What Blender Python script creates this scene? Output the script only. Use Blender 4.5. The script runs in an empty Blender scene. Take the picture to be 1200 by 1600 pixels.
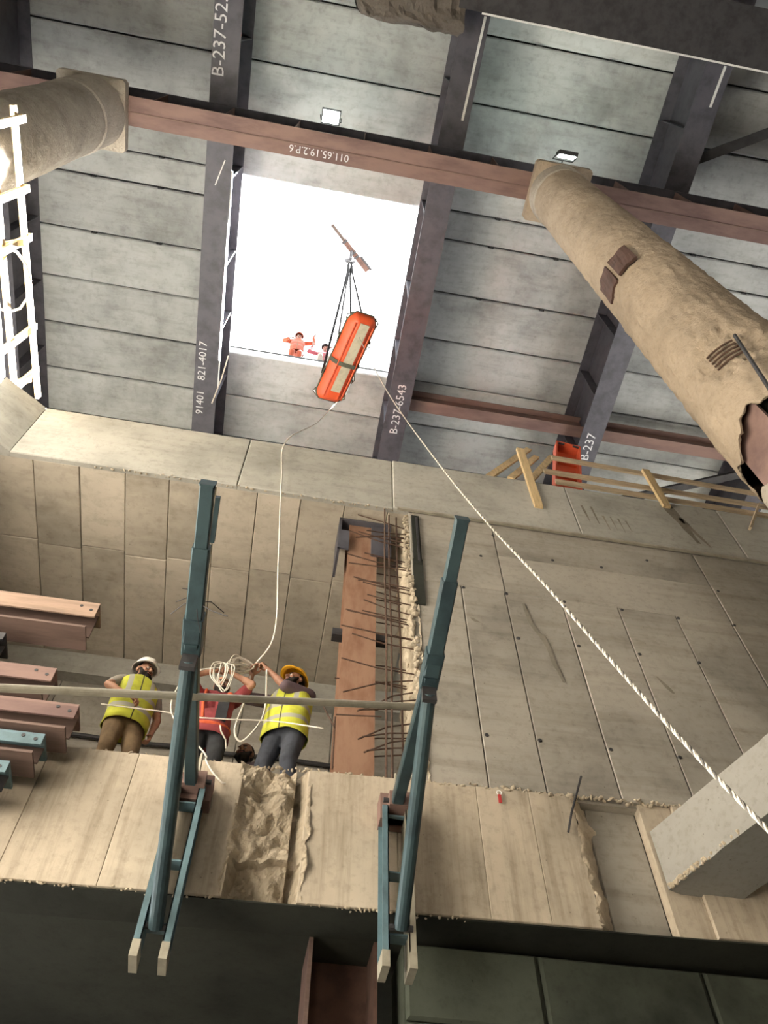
import bpy, math, random
from mathutils import Vector, Matrix, noise, Quaternion
random.seed(7)
V = Vector
scene = bpy.context.scene
col = scene.collection

# ------------------------------------------------------------------ camera
# camera axes in the world (X along the wall, Y towards the wall, Z up); camera stands at the origin
PITCH, YAW, ROLL, FPX = 1.01943876, 0.17560782, -0.00334436, 1255.81929
def _cam_axes():
    cy, sy, cp, sp, cr, sr = math.cos(YAW), math.sin(YAW), math.cos(PITCH), math.sin(PITCH), math.cos(ROLL), math.sin(ROLL)
    B = Matrix(((1, 0, 0), (0, 0, -1), (0, 1, 0)))
    W = B @ Matrix(((cy, -sy, 0), (sy, cy, 0), (0, 0, 1)))
    P = Matrix(((1, 0, 0), (0, cp, sp), (0, -sp, cp)))
    R = Matrix(((cr, -sr, 0), (sr, cr, 0), (0, 0, 1)))
    return R @ P @ W
CM = _cam_axes()
right, down, fwd = V(CM[0]), V(CM[1]), V(CM[2])
cam_data = bpy.data.cameras.new('camera')
cam = bpy.data.objects.new('camera', cam_data)
col.objects.link(cam)
rot = Matrix((right, -down, -fwd)).transposed()
cam.matrix_world = rot.to_4x4()
cam_data.sensor_fit = 'VERTICAL'
cam_data.sensor_height = 36.0
cam_data.lens = 36.0 * FPX / 1600.0
cam_data.clip_start = 0.05
cam_data.clip_end = 500
scene.camera = cam
def ray(x, y):
    return CM.transposed() @ V(((x - 600) / FPX, (y - 800) / FPX, 1.0))
def at_y(x, y, Y):
    d = ray(x, y); return d * (Y / d.y)
def at_z(x, y, Z):
    d = ray(x, y); return d * (Z / d.z)
def at_x(x, y, X):
    d = ray(x, y); return d * (X / d.x)
def at_d(x, y, dep):
    return ray(x, y) * dep

# ------------------------------------------------------------------ world, sun, exposure
world = bpy.data.worlds.new('overcast_sky')
scene.world = world
world.use_nodes = True
wn = world.node_tree.nodes
bg = wn['Background']
bg.inputs['Color'].default_value = (0.97, 0.985, 1.0, 1)
bg.inputs['Strength'].default_value = 4.5
sun_d = bpy.data.lights.new('sun', 'SUN')
sun_d.energy = 195.0
sun_d.angle = math.radians(1.2)
sun_d.color = (1.0, 0.975, 0.94)
sun = bpy.data.objects.new('sun', sun_d)
col.objects.link(sun)
sun.rotation_euler = V((-0.255, -0.20, -1.0)).to_track_quat('-Z', 'Y').to_euler()
vs = scene.view_settings
vs.view_transform = 'Standard'
vs.look = 'None'
vs.gamma = 1.0
vs.use_curve_mapping = False
vs.exposure = 0.87

# ------------------------------------------------------------------ materials
MATS = {}
def nmat(name):
    m = bpy.data.materials.new(name)
    m.use_nodes = True
    nt = m.node_tree
    return m, nt, nt.nodes['Principled BSDF']
def coords(nt, scale=(1, 1, 1), rnd=True):
    tc = nt.nodes.new('ShaderNodeTexCoord')
    mp = nt.nodes.new('ShaderNodeMapping')
    mp.inputs['Scale'].default_value = scale
    nt.links.new(tc.outputs['Object'], mp.inputs['Vector'])
    if rnd:
        oi = nt.nodes.new('ShaderNodeObjectInfo')
        mu = nt.nodes.new('ShaderNodeVectorMath'); mu.operation = 'SCALE'
        cb = nt.nodes.new('ShaderNodeCombineXYZ')
        for i in range(3): nt.links.new(oi.outputs['Random'], cb.inputs[i])
        nt.links.new(cb.outputs[0], mu.inputs[0]); mu.inputs['Scale'].default_value = 37.0
        nt.links.new(mu.outputs[0], mp.inputs['Location'])
    return mp.outputs[0]
def nz(nt, vec, scale, detail=6, rough=0.6):
    n = nt.nodes.new('ShaderNodeTexNoise')
    n.inputs['Scale'].default_value = scale
    n.inputs['Detail'].default_value = detail
    n.inputs['Roughness'].default_value = rough
    nt.links.new(vec, n.inputs['Vector'])
    return n.outputs['Fac']
def ramp(nt, fac, stops):
    r = nt.nodes.new('ShaderNodeValToRGB')
    e = r.color_ramp.elements
    while len(e) < len(stops): e.new(0.5)
    for el, (p, c) in zip(e, stops):
        el.position = p; el.color = (*c, 1) if len(c) == 3 else c
    nt.links.new(fac, r.inputs['Fac'])
    return r.outputs['Color']
def mixc(nt, mode, fac, a, b):
    m = nt.nodes.new('ShaderNodeMix'); m.data_type = 'RGBA'; m.blend_type = mode
    if hasattr(fac, 'links') or hasattr(fac, 'is_linked'): nt.links.new(fac, m.inputs['Factor'])
    else: m.inputs['Factor'].default_value = fac
    for s, k in ((a, 'A'), (b, 'B')):
        sock = [i for i in m.inputs if i.name == k and i.type == 'RGBA'][0]
        if isinstance(s, tuple): sock.default_value = (*s, 1)
        else: nt.links.new(s, sock)
    return [o for o in m.outputs if o.type == 'RGBA'][0]
def bump(nt, bsdf, h, strength=0.3, dist=0.02):
    b = nt.nodes.new('ShaderNodeBump')
    b.inputs['Strength'].default_value = strength
    b.inputs['Distance'].default_value = dist
    nt.links.new(h, b.inputs['Height'])
    nt.links.new(b.outputs[0], bsdf.inputs['Normal'])
def g(c, k): return tuple(min(1, x * k) for x in c)
def concrete(name, c, streak=(1, 1, 1), var=0.35, rough=0.9, fine=14, bstr=0.25, bdist=0.01, streak_amt=0.5, spots=True, tone=0.16, streak_scale=3.0):
    m, nt, b = nmat(name)
    v = coords(nt)
    big = ramp(nt, nz(nt, v, 0.9, 5), [(0.28, g(c, 1 - var)), (0.5, c), (0.75, g(c, 1 + var * 0.55))])
    sv = coords(nt, streak)
    st = ramp(nt, nz(nt, sv, streak_scale, 8, 0.65), [(0.3, (0.62, 0.60, 0.57)), (0.52, (1, 1, 1)), (0.8, (1.0, 1.0, 1.0))])
    cc = mixc(nt, 'MULTIPLY', streak_amt, big, st)
    f = nz(nt, v, fine, 8, 0.7)
    ft = ramp(nt, f, [(0.3, (0.72, 0.71, 0.69)), (0.5, (1, 1, 1)), (0.75, (1.0, 1.0, 1.0))])
    cc = mixc(nt, 'MULTIPLY', 0.7, cc, ft)
    if spots:
        vo = nt.nodes.new('ShaderNodeTexVoronoi'); vo.inputs['Scale'].default_value = 9
        nt.links.new(v, vo.inputs['Vector'])
        sp = ramp(nt, vo.outputs['Distance'], [(0.03, (0.35, 0.33, 0.30)), (0.07, (1, 1, 1)), (1, (1, 1, 1))])
        cc = mixc(nt, 'MULTIPLY', 0.6, cc, sp)
    oi = nt.nodes.new('ShaderNodeObjectInfo')
    tr = nt.nodes.new('ShaderNodeMapRange')
    nt.links.new(oi.outputs['Random'], tr.inputs['Value'])
    tr.inputs['To Min'].default_value = 1 - tone; tr.inputs['To Max'].default_value = 1 + tone * 0.3
    cb = nt.nodes.new('ShaderNodeCombineXYZ')
    for i in range(3): nt.links.new(tr.outputs[0], cb.inputs[i])
    cc = mixc(nt, 'MULTIPLY', 1.0, cc, cb.outputs[0])
    nt.links.new(cc, b.inputs['Base Color'])
    b.inputs['Roughness'].default_value = rough
    b.inputs['Specular IOR Level'].default_value = 0.2
    bump(nt, b, f, bstr, bdist)
    MATS[name] = m
    return m
def plain(name, c, rough=0.6, metal=0.0, var=0.25, scale=6, bstr=0.1, second=None, bdist=0.004, spec=0.4, streak=(1, 1, 1)):
    m, nt, b = nmat(name)
    v = coords(nt, streak)
    n1 = nz(nt, v, scale, 6, 0.65)
    s2 = second if second else g(c, 1 - var)
    cc = ramp(nt, n1, [(0.35, s2), (0.55, c), (0.8, g(c, 1 + var * 0.4))])
    nt.links.new(cc, b.inputs['Base Color'])
    b.inputs['Roughness'].default_value = rough
    b.inputs['Metallic'].default_value = metal
    b.inputs['Specular IOR Level'].default_value = spec
    bump(nt, b, n1, bstr, bdist)
    MATS[name] = m
    return m
def glow(name, c, s):
    m, nt, b = nmat(name)
    b.inputs['Base Color'].default_value = (*c, 1)
    b.inputs['Emission Color'].default_value = (*c, 1)
    b.inputs['Emission Strength'].default_value = s
    MATS[name] = m
    return m
CW = (0.35, 0.32, 0.275)
concrete('pit_wall', (0.56, 0.52, 0.45))
concrete('bounce_floor', (0.62, 0.57, 0.49))
concrete('wall_concrete', CW, (0.25, 1, 3.5), streak_amt=0.6, streak_scale=2.0, tone=0.12)
concrete('soffit_concrete', (0.46, 0.405, 0.33), (0.4, 1.6, 1), streak_amt=0.5, fine=9)
concrete('band_concrete', (0.42, 0.405, 0.36), (0.3, 1, 3), streak_amt=0.35, spots=False)
concrete('slab_concrete', (0.475, 0.405, 0.315), (5, 1, 0.30), streak_amt=0.85, streak_scale=2.4)
concrete('plank_concrete', (0.47, 0.485, 0.48), (0.35, 2.0, 1), streak_amt=0.5, spots=False, fine=7, tone=0.25)
concrete('rough_concrete', (0.56, 0.47, 0.35), (1, 1, 1), var=0.45, fine=22, bstr=0.9, bdist=0.03, streak_amt=0.3)
concrete('column_concrete', (0.38, 0.305, 0.225), (1, 1, 0.5), var=0.28, fine=16, bstr=0.9, bdist=0.03, spots=False, streak_amt=0.4)
concrete('column_grey', (0.42, 0.375, 0.315), (1, 1, 0.6), var=0.4, fine=20, bstr=0.9, bdist=0.03)
concrete('strut_concrete', (0.29, 0.277, 0.252), (1, 1, 1), var=0.18, fine=20, streak_amt=0.2, tone=0.0)
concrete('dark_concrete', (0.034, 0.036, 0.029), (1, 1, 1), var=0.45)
concrete('dark_rough', (0.15, 0.13, 0.11), var=0.4, fine=18, bstr=0.9, bdist=0.03)
concrete('stain_grey', (0.23, 0.205, 0.165), var=0.4, fine=18, tone=0)
concrete('green_glow_concrete', (0.060, 0.068, 0.052), var=0.6)  # dim greenish lamp glow put into the base colour of the lower wall
concrete('asphalt', (0.05, 0.05, 0.05))
concrete('pale_rubble', (0.48, 0.41, 0.31), var=0.3, fine=24, bstr=0.8, bdist=0.02)
concrete('earth', (0.15, 0.14, 0.12), var=0.4, fine=6)
plain('girder_paint', (0.085, 0.082, 0.098), 0.55, 0.1, 0.35, 3, 0.15)
plain('dark_steel', (0.045, 0.043, 0.045), 0.6, 0.2, 0.4, 5, 0.2)
plain('rust_beam', (0.20, 0.125, 0.105), 0.75, 0.05, 0.3, 2.5, 0.2, second=(0.13, 0.078, 0.07), streak=(0.3, 1, 1))
plain('rust_bright', (0.27, 0.155, 0.10), 0.85, 0.0, 0.35, 7, 0.3, second=(0.21, 0.105, 0.062), streak=(1, 1, 0.3))
plain('rust_dark', (0.085, 0.045, 0.033), 0.85, 0.05, 0.35, 6, 0.3)
plain('beam_tan', (0.30, 0.205, 0.15), 0.8, 0, 0.3, 4, 0.15, streak=(0.4, 3, 3))
plain('rebar_rust', (0.095, 0.055, 0.038), 0.85, 0.1, 0.4, 20, 0.2)
plain('teal_paint', (0.046, 0.078, 0.088), 0.45, 0.15, 0.3, 5, 0.1, second=(0.030, 0.050, 0.060))
plain('blue_paint', (0.115, 0.185, 0.21), 0.5, 0.1, 0.3, 5, 0.1, second=(0.08, 0.125, 0.14))
plain('grey_pipe', (0.36, 0.33, 0.26), 0.5, 0.3, 0.25, 6, 0.1)
plain('wood', (0.62, 0.46, 0.25), 0.75, 0, 0.3, 4, 0.15, streak=(6, 6, 0.6))
plain('weathered_wood', (0.46, 0.36, 0.24), 0.8, 0, 0.3, 4, 0.15, streak=(0.6, 6, 6))
plain('orange_plastic', (0.78, 0.11, 0.035), 0.4, 0, 0.15, 3, 0.05)
plain('orange_dull', (0.60, 0.10, 0.04), 0.5, 0, 0.2, 3, 0.05)
plain('pad', (0.50, 0.44, 0.32), 0.9, 0, 0.2, 9, 0.2)
plain('webbing', (0.10, 0.10, 0.07), 0.85, 0, 0.3, 30, 0.1)
plain('rope_flecked', (0.20, 0.185, 0.165), 0.9)
plain('sling_black', (0.010, 0.010, 0.010), 0.95, 0, 0.2, 30, 0.05, spec=0.05)
plain('rust_mid', (0.135, 0.088, 0.072), 0.8, 0.0, 0.3, 4, 0.15, streak=(0.4, 3, 3))
plain('rope_white', (0.72, 0.66, 0.57), 0.85, 0, 0.2, 40, 0.2)
plain('white_chalk', (0.70, 0.70, 0.72), 0.9, 0, 0.3, 12, 0.05)
plain('white_paint', (0.75, 0.75, 0.72), 0.6, 0, 0.2, 6, 0.05)
plain('skin_tan', (0.44, 0.23, 0.145), 0.55, 0, 0.15, 12, 0.05)
plain('skin_dark', (0.30, 0.15, 0.095), 0.55, 0, 0.15, 12, 0.05)
plain('beard_hair', (0.022, 0.016, 0.013), 0.9, 0, 0.3, 40, 0.4)
plain('lip', (0.33, 0.12, 0.10), 0.5)
plain('eye_white', (0.7, 0.68, 0.64), 0.3, var=0.05)
plain('pupil', (0.02, 0.015, 0.01), 0.3)
plain('helmet_white', (0.80, 0.76, 0.70), 0.4, 0, 0.06, 5)
plain('helmet_yellow', (0.80, 0.42, 0.02), 0.35, 0, 0.08, 5)
plain('helmet_orange', (0.20, 0.045, 0.02), 0.35, 0, 0.08, 5)
plain('cloth_brown', (0.21, 0.14, 0.075), 0.9, 0, 0.35, 5, 0.4, bdist=0.01)
plain('cloth_denim', (0.050, 0.055, 0.070), 0.9, 0, 0.4, 6, 0.4, bdist=0.01)
plain('cloth_black', (0.035, 0.036, 0.040), 0.9, 0, 0.4, 6, 0.4, bdist=0.01)
plain('cloth_maroon', (0.30, 0.055, 0.06), 0.9, 0, 0.3, 6, 0.4, bdist=0.01)
plain('cloth_plum', (0.11, 0.075, 0.085), 0.9, 0, 0.3, 6, 0.4, bdist=0.01)
plain('cloth_grey', (0.30, 0.27, 0.23), 0.9, 0, 0.3, 6, 0.4, bdist=0.01)
plain('cloth_orange', (0.20, 0.034, 0.010), 0.9, 0, 0.2, 6, 0.3, bdist=0.01)
plain('harness_orange', (0.72, 0.13, 0.05), 0.8, 0, 0.2, 20)
plain('red_tag', (0.55, 0.05, 0.05), 0.6)
plain('leather', (0.06, 0.04, 0.03), 0.7)
def vest_mat(name, base, band):
    m, nt, b = nmat(name)
    tc = nt.nodes.new('ShaderNodeTexCoord')
    sx = nt.nodes.new('ShaderNodeSeparateXYZ')
    nt.links.new(tc.outputs['Object'], sx.inputs[0])
    zr = ramp(nt, sx.outputs['Z'], [(0.0, (0, 0, 0)), (0.5, (0, 0, 0))])
    def band_mask(sock, c, w):
        s1 = nt.nodes.new('ShaderNodeMath'); s1.operation = 'SUBTRACT'; nt.links.new(sock, s1.inputs[0]); s1.inputs[1].default_value = c
        s2 = nt.nodes.new('ShaderNodeMath'); s2.operation = 'ABSOLUTE'; nt.links.new(s1.outputs[0], s2.inputs[0])
        s3 = nt.nodes.new('ShaderNodeMath'); s3.operation = 'LESS_THAN'; nt.links.new(s2.outputs[0], s3.inputs[0]); s3.inputs[1].default_value = w
        return s3.outputs[0]
    ax = nt.nodes.new('ShaderNodeMath'); ax.operation = 'ABSOLUTE'; nt.links.new(sx.outputs['X'], ax.inputs[0])
    cur = None
    v = coords(nt)
    fold = ramp(nt, nz(nt, v, 9, 4), [(0.3, g(base, 0.7)), (0.55, base), (0.8, g(base, 1.1))])
    c = fold
    c = mixc(nt, 'MIX', band_mask(sx.outputs['Z'], 1.02, 0.026), c, band)
    c = mixc(nt, 'MIX', band_mask(sx.outputs['Z'], 1.18, 0.026), c, band)
    up = nt.nodes.new('ShaderNodeMath'); up.operation = 'GREATER_THAN'; nt.links.new(sx.outputs['Z'], up.inputs[0]); up.inputs[1].default_value = 1.2
    ml = nt.nodes.new('ShaderNodeMath'); ml.operation = 'MULTIPLY'
    nt.links.new(band_mask(ax.outputs[0], 0.115, 0.024), ml.inputs[0]); nt.links.new(up.outputs[0], ml.inputs[1])
    c = mixc(nt, 'MIX', ml.outputs[0], c, band)
    c = mixc(nt, 'MIX', band_mask(sx.outputs['X'], 0.0, 0.006), c, (0.05, 0.05, 0.02))
    nt.links.new(c, b.inputs['Base Color'])
    b.inputs['Roughness'].default_value = 0.8
    bump(nt, b, nz(nt, v, 7, 4), 0.4, 0.012)
    MATS[name] = m
vest_mat('vest_yellow', (0.52, 0.53, 0.045), (0.36, 0.35, 0.28))
vest_mat('vest_orange', (0.20, 0.034, 0.010), (0.14, 0.06, 0.04))
vest_mat('vest_pink', (0.20, 0.035, 0.05), (0.25, 0.22, 0.22))
plain('helmet_grey', (0.06, 0.065, 0.07), 0.5)
plain('skin_brown', (0.12, 0.055, 0.035), 0.6)
glow('lamp_glass', (0.9, 1.0, 0.93), 14.0)

# ------------------------------------------------------------------ mesh helpers
class MB:
    def __init__(s): s.v = []; s.f = []
    def add(s, vs_, fs):
        o = len(s.v); s.v += [V(p) for p in vs_]; s.f += [tuple(i + o for i in f) for f in fs]
        return s
    def box(s, a, b):
        (x0, y0, z0), (x1, y1, z1) = a, b
        vs_ = [(x, y, z) for z in (z0, z1) for y in (y0, y1) for x in (x0, x1)]
        return s.add(vs_, [(0, 2, 3, 1), (4, 5, 7, 6), (0, 1, 5, 4), (2, 6, 7, 3), (0, 4, 6, 2), (1, 3, 7, 5)])
    def bar(s, p, q, w, h, up=(0, 0, 1), ch=0.0):
        """rectangular bar from p to q; w across, h along 'up'; ch chamfers the long edges"""
        p, q = V(p), V(q); d = (q - p).normalized()
        u = V(up); u = (u - d * u.dot(d))
        if u.length < 1e-5: u = V((1, 0, 0)) - d * d.x
        u.normalize(); r = d.cross(u)
        if ch <= 0: prof = [(-w / 2, -h / 2), (w / 2, -h / 2), (w / 2, h / 2), (-w / 2, h / 2)]
        else:
            a, b = w / 2, h / 2
            prof = [(-a + ch, -b), (a - ch, -b), (a, -b + ch), (a, b - ch), (a - ch, b), (-a + ch, b), (-a, b - ch), (-a, -b + ch)]
        n = len(prof)
        vs_ = [p + r * x + u * y for x, y in prof] + [q + r * x + u * y for x, y in prof]
        fs = [(i, (i + 1) % n, n + (i + 1) % n, n + i) for i in range(n)] + [tuple(range(n))[::-1], tuple(range(n, 2 * n))]
        return s.add(vs_, fs)
    def tube(s, pts, r, n=8, caps=True, taper=None):
        pts = [V(p) for p in pts]
        T = []
        for i in range(len(pts)):
            a = pts[max(0, i - 1)]; b = pts[min(len(pts) - 1, i + 1)]
            t = (b - a); T.append(t.normalized() if t.length > 1e-9 else V((0, 0, 1)))
        u = T[0].orthogonal().normalized()
        rings = []
        for i, p in enumerate(pts):
            u = (u - T[i] * u.dot(T[i]))
            u = u.normalized() if u.length > 1e-6 else T[i].orthogonal().normalized()
            w = T[i].cross(u)
            rr = (r[i] if isinstance(r, (list, tuple)) else r)
            rings.append([p + (u * math.cos(2 * math.pi * k / n) + w * math.sin(2 * math.pi * k / n)) * rr for k in range(n)])
        vs_ = [q for rg in rings for q in rg]; m = len(pts)
        fs = [(i * n + k, i * n + (k + 1) % n, (i + 1) * n + (k + 1) % n, (i + 1) * n + k) for i in range(m - 1) for k in range(n)]
        if caps: fs += [tuple(range(n))[::-1], tuple((m - 1) * n + k for k in range(n))]
        return s.add(vs_, fs)
    def capsule(s, p, q, r0, r1, n=12):
        p, q = V(p), V(q); d = q - p
        d = d.normalized() if d.length > 1e-6 else V((0, 0, 1))
        pts, rs = [], []
        for k in range(5):
            a = math.pi / 2 * (1 - k / 4); pts.append(p - d * r0 * math.sin(a)); rs.append(max(r0 * math.cos(a), 1e-4))
        for k in range(5):
            a = math.pi / 2 * k / 4; pts.append(q + d * r1 * math.sin(a)); rs.append(max(r1 * math.cos(a), 1e-4))
        return s.tube(pts, rs, n)
    def ball(s, c, rx, ry, rz, M3=None, nu=16, nv=10):
        c = V(c); vs_ = []; fs = []
        for j in range(nv + 1):
            a = math.pi * j / nv
            for i in range(nu):
                b = 2 * math.pi * i / nu
                p = V((rx * math.sin(a) * math.cos(b), ry * math.sin(a) * math.sin(b), rz * math.cos(a)))
                if M3: p = M3 @ p
                vs_.append(c + p)
        for j in range(nv):
            for i in range(nu):
                fs.append((j * nu + i, (j + 1) * nu + i, (j + 1) * nu + (i + 1) % nu, j * nu + (i + 1) % nu))
        return s.add(vs_, fs)
    def lathe(s, prof, n=24, c=(0, 0, 0), M3=None, sx=1, sy=1):
        c = V(c); vs_ = []
        for r, z in prof:
            for k in range(n):
                a = 2 * math.pi * k / n
                p = V((r * math.cos(a) * sx, r * math.sin(a) * sy, z))
                if M3: p = M3 @ p
                vs_.append(c + p)
        m = len(prof)
        fs = [(i * n + k, i * n + (k + 1) % n, (i + 1) * n + (k + 1) % n, (i + 1) * n + k) for i in range(m - 1) for k in range(n)]
        return s.add(vs_, fs)
    def grid(s, fn, nu, nv):
        vs_ = [fn(i / nu, j / nv) for j in range(nv + 1) for i in range(nu + 1)]
        fs = [(j * (nu + 1) + i, j * (nu + 1) + i + 1, (j + 1) * (nu + 1) + i + 1, (j + 1) * (nu + 1) + i) for j in range(nv) for i in range(nu)]
        return s.add(vs_, fs)
    def mesh(s, name, smooth=False, clean=False):
        me = bpy.data.meshes.new(name)
        me.from_pydata([tuple(p) for p in s.v], [], s.f)
        if clean: me.validate()
        me.update()
        if smooth:
            for p in me.polygons: p.use_smooth = True
        return me
    def build(s, name, mat, parent=None, smooth=False, origin=None):
        if origin is not None:
            o = V(origin); s.v = [p - o for p in s.v]
        me = s.mesh(name, smooth)
        return link(name, me, mat, parent, origin)
def link(name, me, mat, parent=None, loc=None):
    ob = bpy.data.objects.new(name, me)
    col.objects.link(ob)
    if mat and not me.materials: me.materials.append(MATS[mat])
    if parent: ob.parent = parent
    if loc is not None: ob.location = loc
    return ob
def fix_normals(ob):
    import bmesh
    bm = bmesh.new(); bm.from_mesh(ob.data); bmesh.ops.recalc_face_normals(bm, faces=bm.faces); bm.to_mesh(ob.data); bm.free()
def tag(o, label=None, cat=None, group=None, kind=None):
    if label: o['label'] = label
    if cat: o['category'] = cat
    if group: o['group'] = group
    if kind: o['kind'] = kind
    return o
def empty(name, loc=(0, 0, 0)):
    e = bpy.data.objects.new(name, None)
    e.empty_display_size = 0.1
    e.location = loc
    col.objects.link(e)
    return e
def struct(o, label=None):
    o['kind'] = 'structure'
    if label: o['label'] = label
    return o
def plate_xz(c4, y0, y1, ch=0.012):
    """slab piece standing in XZ: corners (x,z) anticlockwise seen from -Y, front at y0, back at y1, front edges chamfered"""
    cx = sum(p[0] for p in c4) / 4; cz = sum(p[1] for p in c4) / 4
    vs_ = []
    for (x, z) in c4:
        sx = math.copysign(ch, cx - x); sz = math.copysign(ch, cz - z)
        vs_.append((x + sx, y0, z + sz))
    vs_ += [(x, y0 + ch, z) for x, z in c4]
    vs_ += [(x, y1, z) for x, z in c4]
    fs = [(0, 1, 2, 3), (11, 10, 9, 8)]
    for a in (0, 4):
        for i in range(4):
            j = (i + 1) % 4
            fs.append((a + i, a + 4 + i, a + 4 + j, a + j))
    return MB().add(vs_, fs)
def plate_xy(x0, x1, y0, y1, z0, z1, ch=0.012):
    """horizontal plate whose under side (z0) has chamfered edges"""
    c = [(x0, y0), (x1, y0), (x1, y1), (x0, y1)]; ci = [(x0 + ch, y0 + ch), (x1 - ch, y0 + ch), (x1 - ch, y1 - ch), (x0 + ch, y1 - ch)]
    vs_ = [(x, y, z0) for x, y in ci] + [(x, y, z0 + ch) for x, y in c] + [(x, y, z1) for x, y in c]
    fs = [(3, 2, 1, 0), (8, 9, 10, 11)]
    for a in (0, 4):
        for i in range(4):
            j = (i + 1) % 4
            fs.append((a + i, a + j, a + 4 + j, a + 4 + i))
    return MB().add(vs_, fs)
def fb(p, sc=1.0, oc=4):
    return noise.fractal(V(p) * sc, 1.0, 2.0, oc, noise_basis='PERLIN_ORIGINAL')

# ================================================================== THE SETTING
FLOOR = -1.6
D = 5.0                                     # plane of the wall and of the slab edges
ZB0, ZB1 = 8.38, 9.60                       # upper slab edge (band)
ZP = 20.9                                   # underside of the deck planks
ZG = 19.0                                   # underside of the deck girders
ZR = 17.6                                   # underside of the rust beam
GX = [-7.95, -3.06, 1.86, 7.02, 12.05]
PL0, PL1 = -4.05, 9.5                       # pit side walls
def ztop(x): return 4.262 + 0.024 * x       # top and bottom of the lower slab edge
def zbot(x): return 3.165 + 0.018 * x

struct(MB().box((-16, -16, FLOOR - 0.4), (16, 14, FLOOR)).build('floor', 'earth'))
# pit side walls and rear wall (all outside the frame; they carry struts and bounce the light)
struct(MB().box((-4.6, -16, FLOOR), (PL0 - 0.12, 4.9, ZB0)).build('wall_left', 'pit_wall'))
struct(MB().box((PL1, -16, FLOOR), (PL1 + 0.6, 9.4, ZB0)).build('wall_right', 'dark_rough'))
struct(MB().box((-4.6, -16.6, FLOOR), (PL1 + 0.6, -16.0, ZB0)).build('wall_rear', 'wall_concrete'))

# ---- lower slab: body, face panels with joints, rough broken pockets
WXE = 1.19
SH0, SH1 = -0.20, 0.29                      # broken pocket in the slab face
SR0, SR1 = 2.41, 2.98
low = MB()
xs_ = [-4.15, SH0, SH1, SR0, SR1, PL1]
for a, b in zip(xs_[:-1], xs_[1:]):
    y0 = D + (0.28 if (a in (SH0, SR0)) else 0.12)
    vs_ = []
    for x in (a, b):
        vs_ += [(x, y0, zbot(x)), (x, 8.4, zbot(x)), (x, 8.4, ztop(x)), (x, y0, ztop(x))]
    low.add(vs_, [(0, 1, 2, 3), (7, 6, 5, 4), (0, 4, 5, 1), (1, 5, 6, 2), (2, 6, 7, 3), (3, 7, 4, 0)])
slab_low = struct(low.build('slab_lower', 'dark_concrete'), 'concrete slab edge on which the three workers stand')  # near-black concrete; the shade under the slab is put into its colour
vs_ = []
for x in (-4.12, WXE):
    vs_ += [(x, D + 0.125, ztop(x) - 0.03), (x, 8.19, ztop(x) - 0.03), (x, 8.19, ztop(x) + 0.004), (x, D + 0.125, ztop(x) + 0.004)]
MB().add(vs_, [(0, 1, 2, 3), (7, 6, 5, 4), (0, 4, 5, 1), (1, 5, 6, 2), (2, 6, 7, 3), (3, 7, 4, 0)]).build('bounce_floor', 'bounce_floor', slab_low)  # added pale sheet, unseen, bounces light up to soffit and workers
def slab_panel(a, b, z0f=zbot, z1f=ztop, yf=D):
    o = plate_xz([(a, z0f(a)), (b, z0f(b)), (b, z1f(b)), (a, z1f(a))], yf, D + 0.125, 0.004)
    return o.build('face_panel', 'slab_concrete', slab_low, origin=(a, yf, 3.2))
for a, b in ((-4.15, -2.9), (-2.9, -2.27), (-2.27, -1.64), (-1.64, -1.0), (-1.0, SH0), (SH1, 0.98), (0.98, 1.62), (1.62, 2.05), (2.05, SR0), (SR1 + 0.28, 3.9), (3.9, 4.6), (4.6, 6.0), (6.0, 9.5)):
    slab_panel(a + 0.001, b - 0.001)
slab_panel(SR1, SR1 + 0.28, yf=D + 0.03)
def rough_patch(name, x0, x1, z0, z1, depth, amp, sc, nx, nz_, parent, seed, ledge=None, mat='rough_concrete', mono=False):
    m = MB()
    def fn(u, v):
        x = x0 + (x1 - x0) * u; z = z0(x) + (z1(x) - z0(x)) * v
        e = min(u, 1 - u) * (x1 - x0) / 0.10
        if mono: e = u * 1.15
        e = min(1.0, e); e = e * e * (3 - 2 * e)
        n1 = fb((x * sc + seed, z * sc, seed), 1.0, 5); n2 = fb((x * 17 + seed, z * 17, 3.1), 1.0, 3)
        rg = 1 - 2 * abs(noise.noise(V((x * 6.5 + seed, z * 5.0, seed * 2))))
        y = D - 0.012 + depth * e + 0.045 * rg * e + amp * n1 * (0.35 + 0.65 * e) + 0.016 * n2
        if ledge: y += ledge(u, v) * e
        if v == 0: return V((x, D + 0.15, zbot(x) - 0.004))
        return V((x + 0.035 * fb((z * 6, seed, 1)) * (1 - e), max(y, D - 0.05), z + 0.02 * fb((x * 9, z * 9, 8.5))))
    m.grid(fn, nx, nz_)
    return m.build(name, mat, parent, smooth=False, origin=((x0 + x1) / 2, D, z0((x0 + x1) / 2)))
pk = rough_patch('broken_pocket', SH0 - 0.03, SH1 + 0.03, lambda x: zbot(x) + 0.002, lambda x: ztop(x) + 0.015, 0.085, 0.075, 4.2, 56, 100, slab_low, 2.3,
                 ledge=lambda u, v: (0.05 if v < 0.28 else -0.02) + (-0.03 if v > 0.8 else 0) + (0.09 if 0.80 < u < 0.93 else 0))
pk['label'] = 'rough broken concrete pocket in the slab edge'
pk2 = rough_patch('broken_pocket', SR0 - 0.02, 2.62, lambda x: zbot(x) + 0.0, lambda x: ztop(x) + 0.02, 0.14, 0.035, 5.0, 30, 80, slab_low, 7.9, mono=True)
plate_xz([(2.56, zbot(2.56) + 0.02), (SR1, zbot(SR1) + 0.02), (SR1, ztop(SR1)), (2.56, ztop(2.56))], D + 0.13, D + 0.30, 0.004).build('recess_panel', 'wall_concrete', slab_low, origin=(2.5, D, 3.2))
vs_ = []
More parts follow.
